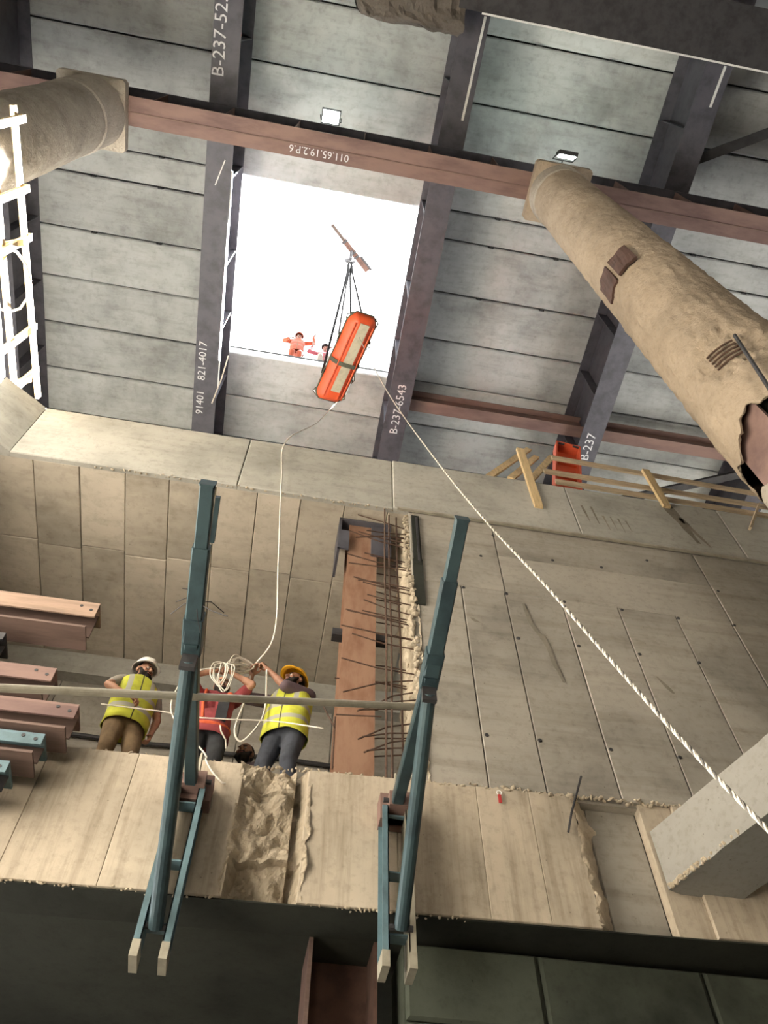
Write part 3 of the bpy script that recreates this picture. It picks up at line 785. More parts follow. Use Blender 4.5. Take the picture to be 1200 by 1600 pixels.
# ---- pale concrete corner strut at the lower right
sd = V((0.36, -0.93, 0)).normalized(); sp0 = V((2.99, 4.99, 3.80)); sn = V((sd.y, -sd.x, 0))   # sn points to the left side
m = MB(); L = 2.24; w, h0, h1 = 0.55, -0.245, 0.245
def strut_pt(t, side, z): return sp0 + sd * t + (-sn if side else V((0, 0, 0))) * w + V((0, 0, z))
nu = 60
ring = []
for i in range(nu + 1):
    t = L * i / nu
    e = 0.012 * fb((t * 3, 0, 1), 1, 3)
    ring.append([strut_pt(t, 0, h0 + e), strut_pt(t, 1, h0 + e), strut_pt(t, 1, h1), strut_pt(t, 0, h1 + 0.006 * fb((t * 5, 2, 1)))])
vs_ = [p for r_ in ring for p in r_]
fs = [(i * 4 + k, i * 4 + (k + 1) % 4, (i + 1) * 4 + (k + 1) % 4, (i + 1) * 4 + k) for i in range(nu) for k in range(4)] + [(3, 2, 1, 0), (nu * 4, nu * 4 + 1, nu * 4 + 2, nu * 4 + 3)]
st_root = tag(empty('corner_strut', sp0), 'pale concrete strut slanting away from the slab at the lower right', 'strut')
o = m.add(vs_, fs).build('body', 'strut_concrete', st_root, origin=sp0); o.location = (0, 0, 0); fix_normals(o)
m = MB(); rs = random.Random(4)
for k in range(70):
    t = abs(rs.gauss(0, 0.28)) + 0.02
    m.ball(strut_pt(t, 0, h0 + rs.uniform(0, 0.03)) - sp0, 0.02 * rs.uniform(.5, 1.3), 0.012, 0.013, None, 6, 4)
o = m.build('honeycomb_edge', 'rough_concrete', st_root); o['kind'] = 'stuff'

# ---- king posts
def hpost(name, x0, x1, y0, y1, z0, z1, label, group=None, mt='rust_bright'):
    k = tag(empty(name, ((x0 + x1) / 2, (y0 + y1) / 2, z0)), label, 'steel post', group)
    w = (x1 - x0) / 2; d = (y1 - y0) / 2; H_ = z1 - z0
    MB().box((-w, -d, 0), (w, -d + 0.022, H_)).build('front_flange', mt, k)
    MB().box((-w, d - 0.022, 0), (w, d, H_)).build('rear_flange', mt, k)
    MB().box((-0.01, -d + 0.022, 0), (0.01, d - 0.022, H_)).build('web', mt, k)
    return k
kp = hpost('king_post', 0.51, 0.85, 5.30, 5.64, ztop(0.6), ZB0 - 0.008, 'rust orange steel king post standing among bent rebar')
kz = -ztop(0.6)
MB().box((-0.30, -0.24, 7.72 + kz), (-0.27, 0.2, 8.36 + kz)).box((-0.30, -0.24, 8.33 + kz), (0.34, 0.2, 8.36 + kz)).box((0.10, -0.2, 7.72 + kz), (0.34, -0.17, 8.36 + kz)).box((-0.30, -0.235, 7.72 + kz), (-0.17, -0.21, 8.1 + kz)).build('head_bracket', 'girder_paint', kp)
MB().box((-0.27, -0.12, 6.32 + kz), (-0.16, -0.02, 6.42 + kz)).build('stub', 'dark_steel', kp)
MB().box((0.17, -0.12, 6.32 + kz), (0.30, -0.02, 6.42 + kz)).build('stub', 'dark_steel', kp)
kq = tag(empty('king_post', (0.66, 5.58, FLOOR)), 'dark rusty steel post in the dark recess below the slab edge', 'steel post')
Hq = zbot(0.6) - 0.004 - FLOOR
MB().box((-0.235, -0.22, 0), (-0.212, 0.22, Hq)).build('flange', 'rust_dark', kq)
MB().box((0.212, -0.22, 0), (0.235, 0.22, Hq)).build('flange', 'rust_dark', kq)
MB().box((-0.212, 0.10, 0), (0.212, 0.115, Hq)).build('web', 'rust_dark', kq)
MB().box((-0.236, -0.232, 0), (-0.208, -0.221, Hq - 0.02)).build('flange_edge', 'rust_mid', kq)

# ================================================================== TEAL OUTRIGGERS ON THE SLAB EDGE
def outrigger(hx, zt, zb, mid, tip, foot, label, blue):
    o = tag(empty('outrigger_bracket', (hx, 4.86, zb)), label, 'outrigger', 'teal outriggers')
    B = V(o.location)
    def P(p): return V(p) - B
    for s, mt in ((-1, blue[0]), (1, blue[1])):                    # soldier: two channels back to back
        x = s * 0.062
        a, b = sorted((x, x + s * 0.008))
        m = MB().box((a, -0.09, 0), (b, 0.09, zt - zb))
        a2, b2 = sorted((x, x + s * 0.045))
        m.box((a2, -0.09, 0), (b2, -0.08, zt - zb)).box((a2, 0.08, 0), (b2, 0.09, zt - zb))
        m.build('channel', mt, o)
        a3, b3 = sorted((x - 0.002 * s, x + s * 0.047))
        MB().box((a3, -0.092, -0.10), (b3, 0.092, 0.0)).build('channel_end', 'grey_pipe', o)
    for z in (0.12, 0.55, 1.0):
        MB().box((-0.062, -0.05, z), (0.062, 0.05, z + 0.012)).build('batten_plate', 'blue_paint', o)
    MB().box((-0.11, -0.02, zt - zb - 0.06), (0.15, 0.12, zt - zb + 0.16)).box((-0.06, -0.13, zt - zb - 0.02), (0.10, -0.02, zt - zb + 0.10)).build('hinge_block', 'rust_beam', o)
    MB().tube([(-0.1, -0.09, zt - zb + 0.04), (0.14, -0.09, zt - zb + 0.04)], 0.018, 8).build('hinge_pin', 'dark_steel', o)
    for q in ((0.0, 0.0), (0.04, 0.02)):
        MB().tube([(q[0], -0.10, zt - zb + 0.05), (q[0] - 0.01, -0.11, zt - zb + 0.27)], 0.012, 6).build('tie_rod', 'grey_pipe', o)
    h = V((hx, 4.80, zt + 0.03))
    MB().bar(P(h), P(mid), 0.085, 0.085, ch=0.008).build('boom', 'teal_paint', o)
    MB().bar(P(mid - (mid - h).normalized() * 0.10 + V((0, 0, 0.0))), P(mid + (tip - mid).normalized() * 0.16), 0.115, 0.105, ch=0.006).build('boom_joint', 'teal_paint', o)
    k1 = mid.lerp(tip, 0.62)
    MB().bar(P(mid), P(k1), 0.098, 0.085, ch=0.008).build('boom', 'teal_paint', o)
    MB().bar(P(k1 - (tip - mid).normalized() * 0.05), P(tip), 0.078, 0.075, ch=0.006).build('boom_tip', 'teal_paint', o)
    e = V((0, 0, 0.004)) + (tip - k1).normalized() * 0.005
    MB().bar(P(tip), P(tip + (tip - k1).normalized() * 0.012), 0.088, 0.085, ch=0.006).build('end_cap', 'teal_paint', o)
    MB().tube([P(foot), P(mid.lerp(h, 0.06) - V((0, 0, 0.09)))], 0.046, 14).build('strut_tube', 'teal_paint', o, smooth=False)
    MB().bar(P(mid.lerp(h, 0.06) - V((0, 0, 0.16))), P(mid.lerp(h, 0.06) + V((0, 0, -0.02))), 0.03, 0.09).build('strut_lug', 'dark_steel', o)
    MB().tube([P(foot) - V((0.075, 0, 0)), P(foot) + V((0.075, 0, 0))], 0.02, 8).build('foot_pin', 'dark_steel', o)
    return o
lmid, ltip = V((-0.567, 3.25, 3.62)), V((-0.567, 2.30, 3.815))
outrigger(-0.545, 3.82, 2.70, lmid, ltip, V((-0.545, 4.80, 2.80)), 'teal steel outrigger bracket on the left, standing before the workers', ('blue_paint', 'blue_paint'))
rmid, rtip = V((0.905, 3.43, 3.79)), V((0.91, 2.45, 4.09))
outrigger(0.935, 3.84, 2.78, rmid, rtip, V((0.945, 4.76, 2.92)), 'teal steel outrigger bracket on the right, beside the rebar', ('blue_paint', 'grey_pipe'))
# spare flat bar tied to the left boom tip, loose wires at its joint
w_ = tag(MB().bar((-0.505, 2.36, 3.80), (-0.51, 2.62, 3.74), 0.025, 0.04).build('flat_bar', 'teal_paint'), 'short flat bar tied beside the tip of the left outrigger', 'bar')
rw = random.Random(9)
wt = tag(empty('wire_tie', lmid + V((0, -0.25, 0.05))), 'thin bent wires sprouting from the left outrigger', 'wire')
for dx, dy, dz in ((0.16, 0.1, 0.05), (0.2, -0.02, -0.12), (-0.14, 0.12, 0.0), (-0.12, 0.05, 0.03), (0.06, 0.1, -0.15), (-0.1, 0.0, 0.1)):
    MB().tube([(0.0, 0.0, 0.0), (dx * 0.5, dy * 0.4, dz * 0.8 + 0.02), (dx, dy, dz)], 0.0028, 5).build('wire', 'dark_steel', wt)

# grey rail tube resting on the two outriggers
pr0, pr1 = at_x(292, 1088, -0.567), at_x(648, 1104, 0.905)
pr0 = pr0 * 1.02; pr1 = pr1 * 1.02
dd = (pr1 - pr0)
tag(MB().tube([pr0 - dd * 1.25, pr0, pr1, pr1 + dd * 0.01], 0.024, 12).build('rail_tube', 'grey_pipe'), 'long grey guard rail tube across the front of the workers', 'pipe')
# dark hose along the rear gallery wall
pts = [(-4.1 + k * 0.35, 8.14, 7.06 + 0.012 * math.sin(k * 1.7)) for k in range(15)]
tag(MB().tube(pts, 0.030, 8).build('hose', 'dark_steel'), 'dark hose running along the rear wall behind the workers', 'hose')

# ---- steel beams on the left, their ends cut in the frame
def hbeam(px, ptop, pbot, Y, mats, lab):
    xe = at_y(px, (ptop + pbot) / 2, Y).x
    zt_, zb_ = at_y(px, ptop, Y).z, at_y(px, pbot, Y).z
    h = zt_ - zb_
    b = tag(empty('steel_beam', (xe, Y, zb_)), lab, 'steel beam', 'steel beams at the left edge')
    L = xe + 4.14
    w = 0.26
    MB().box((-L, 0, 0), (-0.03, w, 0.022)).build('bottom_flange', mats[1], b)
    MB().box((-L, w * 0.5 - 0.008, 0.022), (-0.01, w * 0.5 + 0.008, h - 0.022)).build('web', mats[1], b)
    MB().box((-L, -0.0, h - 0.022), (0, w, h)).build('top_flange', mats[0], b)
    MB().box((-L, 0.0, h * 0.45), (0.0, 0.015, h - 0.022)).build('face_channel', mats[0], b)
    MB().tube([(-0.14, -0.004, h * 0.82), (-0.14, 0.02, h * 0.82)], 0.014, 8).build('bolt', 'dark_steel', b)
    MB().tube([(-0.05, -0.004, h * 0.70), (-0.05, 0.02, h * 0.70)], 0.014, 8).build('bolt', 'dark_steel', b)
    return b
hbeam(148, 942, 982, 4.62, ('beam_tan', 'rust_mid'), 'topmost brown steel beam at the left edge, above the workers')
hbeam(80, 1043, 1082, 4.62, ('rust_beam', 'rust_mid'), 'second steel beam from the top at the left edge, dull red')
hbeam(116, 1100, 1140, 4.62, ('rust_beam', 'rust_mid'), 'third steel beam from the top at the left edge, dark red')
hbeam(64, 1146, 1178, 4.62, ('blue_paint', 'rust_mid'), 'lowest steel beam at the left edge, partly blue')
hbeam(4, 988, 1008, 4.62, ('dark_steel', 'dark_steel'), 'short dark steel end at the left edge under the topmost beam')
hbeam(8, 1188, 1222, 4.62, ('blue_paint', 'dark_steel'), 'teal steel end at the left edge in front of the slab')

# ================================================================== TIMBER FENCES
# right fence on the band
fr = tag(empty('slat_fence', (4.6, 4.96, 9.4)), 'weathered timber slat fence on the slab edge at the right', 'fence')
fb0 = V(fr.location)
def fbar(p, q, w, h, name, mat, parent, base, up=(0, 0, 1)):
    return MB().bar(V(p) - base, V(q) - base, w, h, up).build(name, mat, parent)
for (a, b) in (((862, 715), (1182, 772)), ((850, 736), (1182, 790)), ((868, 752), (1186, 804))):
    p, q = at_y(*a, 5.05), at_y(*b, 5.05)
    fbar(p, q + (q - p) * 1.2, 0.035, 0.10, 'rail', 'weathered_wood', fr, fb0)
for (a, b) in (((1008, 735), (1042, 792)), ((812, 702), (842, 792))):
    p, q = at_y(*b, 4.965), at_y(*a, 4.965)
    fbar(p, q, 0.11, 0.045, 'post', 'wood', fr, fb0, up=(0, 1, 0))
MB().bar(at_y(1172, 826, 4.9) - fb0, at_y(1186, 788, 5.0) - fb0, 0.05, 0.03).build('post', 'weathered_wood', fr)
for i, (a, b, ya, yb, lab) in enumerate((((764, 746), (826, 702), 5.03, 5.5, 'pale timber board leaning on the slab edge, leftmost'), ((798, 748), (838, 714), 5.03, 5.5, 'pale timber board leaning on the slab edge, middle one'), ((828, 752), (862, 714), 5.03, 5.4, 'pale timber board leaning beside the orange crate'))):
    p, q = at_y(*a, ya), at_y(*b, yb)
    p.z = max(p.z, ZB1 + 0.03)
    tag(MB().bar(p, q, 0.10, 0.04, up=(0, 1, 0)).build('timber_board', 'wood', origin=p), lab, 'board', 'leaning boards')
# orange crate/board behind the fence
Yc = 5.6
c0, c1 = at_y(864, 705, Yc), at_y(900, 757, Yc)
cw = 0.62; ch_ = 1.25
cr = tag(empty('crate', (at_y(859, 750, Yc).x, Yc, ZB1 + 0.06)), 'orange plastic crate standing on end behind the slat fence', 'crate')
ztp = at_y(882, 706, Yc).z - ZB1
xw = at_y(900, 730, Yc).x - at_y(864, 730, Yc).x
cr.rotation_euler = (0, 0.20, 0)
MB().box((-xw / 2, 0.02, 0), (xw / 2, 0.04, ztp)).build('base_sheet', 'orange_dull', cr)
for a, b in (((-xw / 2, -0.16, 0), (-xw / 2 + 0.025, 0.04, ztp)), ((xw / 2 - 0.025, -0.16, 0), (xw / 2, 0.04, ztp)), ((-xw / 2, -0.16, ztp - 0.03), (xw / 2, 0.04, ztp)), ((-xw / 2, -0.16, 0), (xw / 2, 0.04, 0.03))):
    MB().box(a, b).build('side', 'orange_dull', cr)
for k in range(1, 5):
    MB().box((-xw / 2 + 0.025, -0.02, ztp * k / 5 - 0.012), (xw / 2 - 0.025, 0.02, ztp * k / 5 + 0.012)).build('rib', 'orange_dull', cr)
for s in (-1, 1):
    MB().box((s * 0.12 - 0.05, -0.166, ztp - 0.10), (s * 0.12 + 0.05, -0.15, ztp - 0.05)).build('hand_grip', 'dark_steel', cr)

# left fence running towards the camera along the return
fl = tag(empty('timber_fence', (-4.05, 4.0, ZB1)), 'sunlit raw timber fence along the left side of the slab', 'fence')
fl0 = V(fl.location)
for p, q, w, h in (((-4.02, 5.35, 10.55), (-4.12, 1.6, 10.55), 0.05, 0.10), ((-4.10, 5.2, 9.98), (-4.16, 1.7, 9.98), 0.05, 0.10), ((-4.16, 5.2, 9.70), (-4.22, 1.7, 9.70), 0.05, 0.10)):
    fbar(p, q, w, h, 'rail', 'wood', fl, fl0)
for y in (4.98, 4.35, 3.15, 2.55, 1.75):
    fbar((-4.115, y, ZB1 + 0.005), (-4.06, y, 10.70), 0.05, 0.09, 'post', 'wood', fl, fl0, up=(0, 1, 0))
for y in (5.0, 3.15):
    fbar((-4.55, y + 0.05, ZB1 + 0.02), (-4.03, y - 0.02, 10.35), 0.05, 0.08, 'raking_shore', 'wood', fl, fl0, up=(0, 1, 0))
tag(MB().tube([(-4.20 + 0.26 * math.cos(t / 12 * 2 * math.pi) , 3.6 + 0.42 * math.sin(t / 12 * 2 * math.pi), 10.2 + 0.1 * math.cos(t / 12 * 2 * math.pi)) for t in range(13)], 0.018, 8).build('hose_loop', 'grey_pipe'), 'grey looped hose hanging on the left timber fence', 'hose')

# ================================================================== LAMPS
def flood(loc, label, tilt, energy, aim):
    L_ = tag(empty('flood_lamp', loc), label, 'lamp', 'flood lamps')
    R3 = Matrix.Rotation(tilt, 3, 'X')
    def rb_(a, b): 
        m = MB().box(a, b); m.v = [R3 @ p for p in m.v]; return m
    rb_((-0.20, -0.15, 0.02), (0.20, 0.15, 0.10)).build('housing', 'dark_steel', L_)
    rb_((-0.17, -0.12, 0.0), (0.17, 0.12, 0.018)).build('glass', 'lamp_glass', L_)
    MB().tube([(-0.22, 0, 0.05), (-0.22, 0.1, 0.28), (0.22, 0.1, 0.28), (0.22, 0, 0.05)], 0.014, 6).build('yoke', 'dark_steel', L_)
    MB().tube([(0, 0.1, 0.28), (0, RY - loc[1] - 0.02, 0.27)], 0.016, 6).build('bracket_arm', 'dark_steel', L_)
    ld = bpy.data.lights.new('flood_lamp_light', 'SPOT'); ld.energy = energy; ld.shadow_soft_size = 0.15; ld.color = (0.86, 1.0, 0.88)
    ld.spot_size = math.radians(150); ld.spot_blend = 0.8
    lo = bpy.data.objects.new('flood_lamp_light', ld); col.objects.link(lo); lo.parent = L_
    lo.location = (0, -0.3, 0.02); lo.rotation_euler = V(aim).to_track_quat('-Z', 'Y').to_euler()
p = at_z(517, 183, 18.7); flood(p, 'lit white flood lamp hanging beside the rust cross beam', 0.0, 55, (0.0, -0.5, 1))
p = at_z(885, 246, 18.3); flood(p, 'small lit lamp at the head of the right column', 1.25, 90, (0.12, -0.55, 1))

# ================================================================== STRETCHER, SLINGS, HOOK
ZS = 16.4
sA, sB = at_z(514, 632, ZS), at_z(575, 497, ZS)           # foot end, head end
ax = (sB - sA); SL = ax.length; ax.normalize()
tilt_ax = ax
sdx = V((0, 0, 1)).cross(ax).normalized()                     # across
upv = ax.cross(sdx).normalized()
roll = 0.30
sdx2 = sdx * math.cos(roll) + upv * math.sin(roll); upv = ax.cross(sdx2).normalized(); sdx = sdx2
if upv.z < 0: upv = -upv
SM = Matrix((ax, sdx, upv)).transposed()
stre = tag(empty('rescue_stretcher', sA), 'orange plastic rescue stretcher hanging below the hatch', 'stretcher')
W = 0.34
def outline(t):                                              # half width along the stretcher, t 0..1
    if t < 0.10: return W * (0.62 + 0.38 * math.sin(t / 0.10 * math.pi / 2))
    if t > 0.88: return W * (0.60 + 0.40 * math.cos((t - 0.88) / 0.12 * math.pi / 2))
    return W
def tub(off):
    def fn(u, v):
        t = u; hw = outline(t); s = v * 2 - 1
        endrise = max(0, 1 - t / 0.09) ** 2 + max(0, 1 - (1 - t) / 0.09) ** 2
        z = 0.20 * max(abs(s) ** 3.5, min(1, endrise))
        wy = s * hw * (1 - 0.14 * (1 - abs(s) ** 4)) 
        z -= 0.012 * (1 if abs(abs(s) - 0.45) < 0.08 else 0) * (0 if t < 0.06 or t > 0.94 else 1)
        return SM @ V((t * SL, wy, z + off))
    return fn
m = MB().grid(tub(0), 40, 28); o = m.build('shell', 'orange_plastic', stre, smooth=True)
so = o.modifiers.new('thickness', 'SOLIDIFY'); so.thickness = 0.012; so.offset = 1
m = MB().grid(lambda u, v: tub(0.03)(0.03 + 0.94 * u, 0.09 + 0.82 * v), 30, 16)
o = m.build('bounce_liner', 'webbing', stre, smooth=True); so = o.modifiers.new('thickness', 'SOLIDIFY'); so.thickness = 0.015; so.offset = 1  # added dark liner, unseen from below, damps orange bounce from the shell
rim = [SM @ V((t * SL, outline(t), 0.205)) for t in [k / 40 for k in range(41)]] + [SM @ V((t * SL, -outline(t), 0.205)) for t in [k / 40 for k in range(40, -1, -1)]]
MB().tube(rim + [rim[0]], 0.018, 8).build('rim', 'webbing', stre, smooth=True)
m = MB().box((0.16 * SL, -0.105, -0.028), (0.93 * SL, 0.105, -0.004)); m.v = [SM @ p for p in m.v]; m.build('skid_plate', 'pad', stre)
for t in (0.47,):
    pts = []
    for k in range(21):
        s = k / 10 - 1; hw = outline(t) + 0.015
        pts.append((s * hw, 0.20 * abs(s) ** 3.5 - 0.034))
    m = MB()
    for (y0, z0), (y1, z1) in zip(pts[:-1], pts[1:]):
        m.add([SM @ V((t * SL - 0.045, y0, z0)), SM @ V((t * SL + 0.045, y0, z0)), SM @ V((t * SL + 0.045, y1, z1)), SM @ V((t * SL - 0.045, y1, z1))], [(0, 1, 2, 3)])
    o = m.build('strap', 'webbing', stre); so = o.modifiers.new('thickness', 'SOLIDIFY'); so.thickness = 0.01
for s in (-1, 1):                                            # moulded ribs, carrying handles
    m = MB().tube([SM @ V((t * SL, s * W * 0.62, 0.0 - 0.006)) for t in [0.08 + k * 0.042 for k in range(21)]], 0.016, 6); m.build('rib', 'orange_plastic', stre, smooth=True)
    for t in (0.94, 0.06):
        m = MB().tube([SM @ V(((t - 0.05) * SL, s * (outline(t - 0.05) + 0.01), 0.21)), SM @ V((t * SL, s * (outline(t) + 0.07), 0.22)), SM @ V(((t + 0.045) * SL, s * (outline(min(1, t + 0.045)) + 0.02), 0.21))], 0.016, 8)
        m.build('carry_handle', 'webbing', stre)
    for t in (0.3, 0.7):
        m = MB().tube([SM @ V(((t - 0.05) * SL, s * (W + 0.018), 0.19)), SM @ V((t * SL, s * (W + 0.045), 0.15)), SM @ V(((t + 0.05) * SL, s * (W + 0.018), 0.19))], 0.012, 6)
        m.build('side_grip', 'webbing', stre)
# hook and spreader bar high above
hk = at_z(548, 402, 25.0)
spb = tag(empty('spreader_bar', hk), 'brown spreader bar with lifting hook far above the stretcher', 'lifting gear')
bA, bB = at_z(519, 351, 25.3) - hk, at_z(574, 423, 25.3) - hk
dbar = (bB - bA).normalized()
MB().bar(bA, bA + dbar * 0.75, 0.10, 0.10, ch=0.02).bar(bA + dbar * 0.1 + V((0.05, 0.05, 0)), bA + dbar * 0.7 + V((0.05, 0.05, 0)), 0.05, 0.06).build('bar_end', 'leather', spb)
MB().bar(bA + dbar * 0.58, bB, 0.16, 0.14, ch=0.03).build('bar_body', 'rust_dark', spb)
MB().bar(bA + dbar * 1.25 + V((0.10, -0.06, 0)), bB + V((0.12, -0.04, 0)), 0.07, 0.08, ch=0.01).build('side_block', 'dark_steel', spb)
for t in (0.62, 1.05, 1.2):
    q = bA + dbar * t
    MB().bar(q - dbar * 0.03, q + dbar * 0.03, 0.19, 0.17).build('clamp', 'dark_steel', spb)
MB().tube([bA.lerp(bB, 0.55) + V((0, 0, 0.0)), V((0, 0, 0.0)), V((0, 0, -0.25))], 0.05, 8).build('shackle', 'dark_steel', spb)
MB().tube([(0.0 + 0.13 * math.cos(a), 0.0, -0.45 + 0.16 * math.sin(a)) for a in [math.pi / 2 + k * 0.35 for k in range(15)]], 0.04, 8).build('hook', 'dark_steel', spb, smooth=True)
MB().tube([bA.lerp(bB, 0.55), bA.lerp(bB, 0.55) + V((0, 0, 45))], 0.012, 6).build('hoist_cable', 'white_paint', spb)
hookp = hk + V((0, 0, -0.55))
for i, (t, s) in enumerate(((0.28, 1), (0.28, -1), (0.72, 1), (0.72, -1))):
    q = sA + SM @ V((t * SL, s * (W + 0.02), 0.21))
    tag(MB().tube([hookp + V((0.04 * s, 0.05 * (i % 2), 0)), hookp.lerp(q, 0.15) + V((0, 0, -0.02)), hookp.lerp(q, 0.6), q], 0.030, 6).build('sling', 'sling_black'), ['thin grey sling from the hook to the foot end of the stretcher, far side', 'thin grey sling from the hook to the foot end of the stretcher, near side', 'thin grey sling from the hook to the head end of the stretcher, far side', 'thin grey sling from the hook to the head end of the stretcher, near side'][i], 'sling', 'stretcher slings')

# ================================================================== ROPES
def spline(ctrl, n):
    c = [V(p) for p in ctrl]; out = []
    c = [c[0] * 2 - c[1]] + c + [c[-1] * 2 - c[-2]]
    for i in range(1, len(c) - 2):
        p0, p1, p2, p3 = c[i - 1], c[i], c[i + 1], c[i + 2]
        for k in range(n):
            t = k / n
            out.append(0.5 * ((2 * p1) + (p2 - p0) * t + (2 * p0 - 5 * p1 + 4 * p2 - p3) * t * t + (3 * p1 - p0 - 3 * p2 + p3) * t ** 3))
    out.append(c[-2]); return out
def resample(pts, step):
    out = [pts[0]]; acc = 0.0
    for a, b in zip(pts[:-1], pts[1:]):
        L_ = (b - a).length; d = 0.0
        while acc + (L_ - d) >= step:
            d += step - acc; out.append(a.lerp(b, d / L_)); acc = 0.0
        acc += L_ - d
    return out
def twisted(name, pts, r, pitch, mat, strands=3, n=5):
    pts = resample(pts, pitch / 10)
    m = MB(); u = None; frames = []
    for i in range(len(pts)):
        t = (pts[min(i + 1, len(pts) - 1)] - pts[max(i - 1, 0)]).normalized()
        u = (t.orthogonal() if u is None else u - t * u.dot(t)).normalized()
        frames.append((u, t.cross(u)))
    marks = []
    for s in range(strands):
        f0 = len(m.f); q = []
        for i, p in enumerate(pts):
            a = 2 * math.pi * (i / 10 + s / strands)
            q.append(p + (frames[i][0] * math.cos(a) + frames[i][1] * math.sin(a)) * r * 0.52)
        m.tube(q, r * 0.56, n); marks += [1 if s == 0 else 0] * (len(m.f) - f0)
    o = m.build(name, mat, smooth=True); o.data.materials.append(MATS['rope_flecked'])
    for p_, k_ in zip(o.data.polygons, marks): p_.material_index = k_
    return o
d0 = (sA + SM @ V((0.80 * SL, 0.06, -0.04))).dot(fwd)
ctrl = []
for (x, y) in ((561, 527), (590, 585), (620, 635), (690, 730), (760, 815), (850, 912), (940, 1015), (1030, 1117), (1112, 1206), (1200, 1297), (1270, 1370)):
    s = (x - 561) / (1200 - 561)
    inv = 1 / d0 + s * (1 / 2.0 - 1 / d0)
    ctrl.append(at_d(x, y, 1 / inv))
tag(twisted('rope', spline(ctrl, 12), 0.0072, 0.075, 'rope_white'), 'white twisted tag line running from the stretcher towards the camera', 'rope')

# ================================================================== PEOPLE
def remeshed(mb, name, voxel, mat, parent, smooth_it=3, sm=0.5):
    me = mb.mesh(name + '_raw')
    tmp = bpy.data.objects.new(name + '_tmp', me); col.objects.link(tmp)
    r_ = tmp.modifiers.new('r', 'REMESH'); r_.mode = 'VOXEL'; r_.voxel_size = voxel; r_.use_smooth_shade = True
    if smooth_it:
        s_ = tmp.modifiers.new('s', 'SMOOTH'); s_.factor = sm; s_.iterations = smooth_it
    dg = bpy.context.evaluated_depsgraph_get()
    out = bpy.data.meshes.new_from_object(tmp.evaluated_get(dg)); out.name = name
    bpy.data.objects.remove(tmp); bpy.data.meshes.remove(me)
    for p in out.polygons: p.use_smooth = True
    return link(name, out, mat, parent)
def add_hand(mb, wrist, d, nrm, side, curl=0.6, sc=1.0):
    """wrist point, d = direction of the knuckles, nrm = palm facing direction, side = +1 thumb on d x nrm"""
    d = V(d).normalized(); nrm = V(nrm); nrm = (nrm - d * nrm.dot(d)).normalized(); lat = d.cross(nrm) * side
    w = V(wrist)
    for k, (lo, L_, r_) in enumerate(((0.030, 0.092, 0.0105), (0.010, 0.096, 0.0105), (-0.010, 0.092, 0.010), (-0.028, 0.083, 0.009))):
        kn = w + (d * L_ + lat * lo) * sc
        mb.capsule(w + lat * lo * 0.6 * sc + d * 0.012 * sc, kn, 0.016 * sc, 0.012 * sc, 8)
        fl = (0.078, 0.088, 0.080, 0.062)[k] * sc
        p = kn; ang = 0.0
        for j, fr_ in enumerate((0.45, 0.32, 0.23)):
            ang += curl * (0.9, 1.1, 0.8)[j] * (1 + 0.08 * k)
            q = p + (d * math.cos(ang) + nrm * math.sin(ang)) * fl * fr_
            mb.capsule(p, q, r_ * sc, r_ * (0.95 - 0.05 * j) * sc, 8); p = q
    t0 = w + (d * 0.030 + lat * 0.026) * sc
    t1 = t0 + (d * 0.6 + lat * 0.62 + nrm * 0.35).normalized() * 0.045 * sc
    t2 = t1 + (d * 0.75 + lat * 0.15 + nrm * 0.6 * (0.5 + curl)).normalized() * 0.033 * sc
    t3 = t2 + (d * 0.75 - lat * 0.10 + nrm * 0.6 * (0.5 + curl)).normalized() * 0.026 * sc
    mb.capsule(t0, t1, 0.015 * sc, 0.012 * sc, 8); mb.capsule(t1, t2, 0.0115 * sc, 0.011 * sc, 8); mb.capsule(t2, t3, 0.011 * sc, 0.009 * sc, 8)
def solve_elbow(sh, wr, l1, l2, pole):
    d = wr - sh; L_ = min(d.length, (l1 + l2) * 0.995); dn = d.normalized()
    a = (l1 * l1 - l2 * l2 + L_ * L_) / (2 * L_); h = math.sqrt(max(l1 * l1 - a * a, 0))
    pv = V(pole); pv = (pv - dn * pv.dot(dn)).normalized()
    return sh + dn * a + pv * h, sh + dn * L_
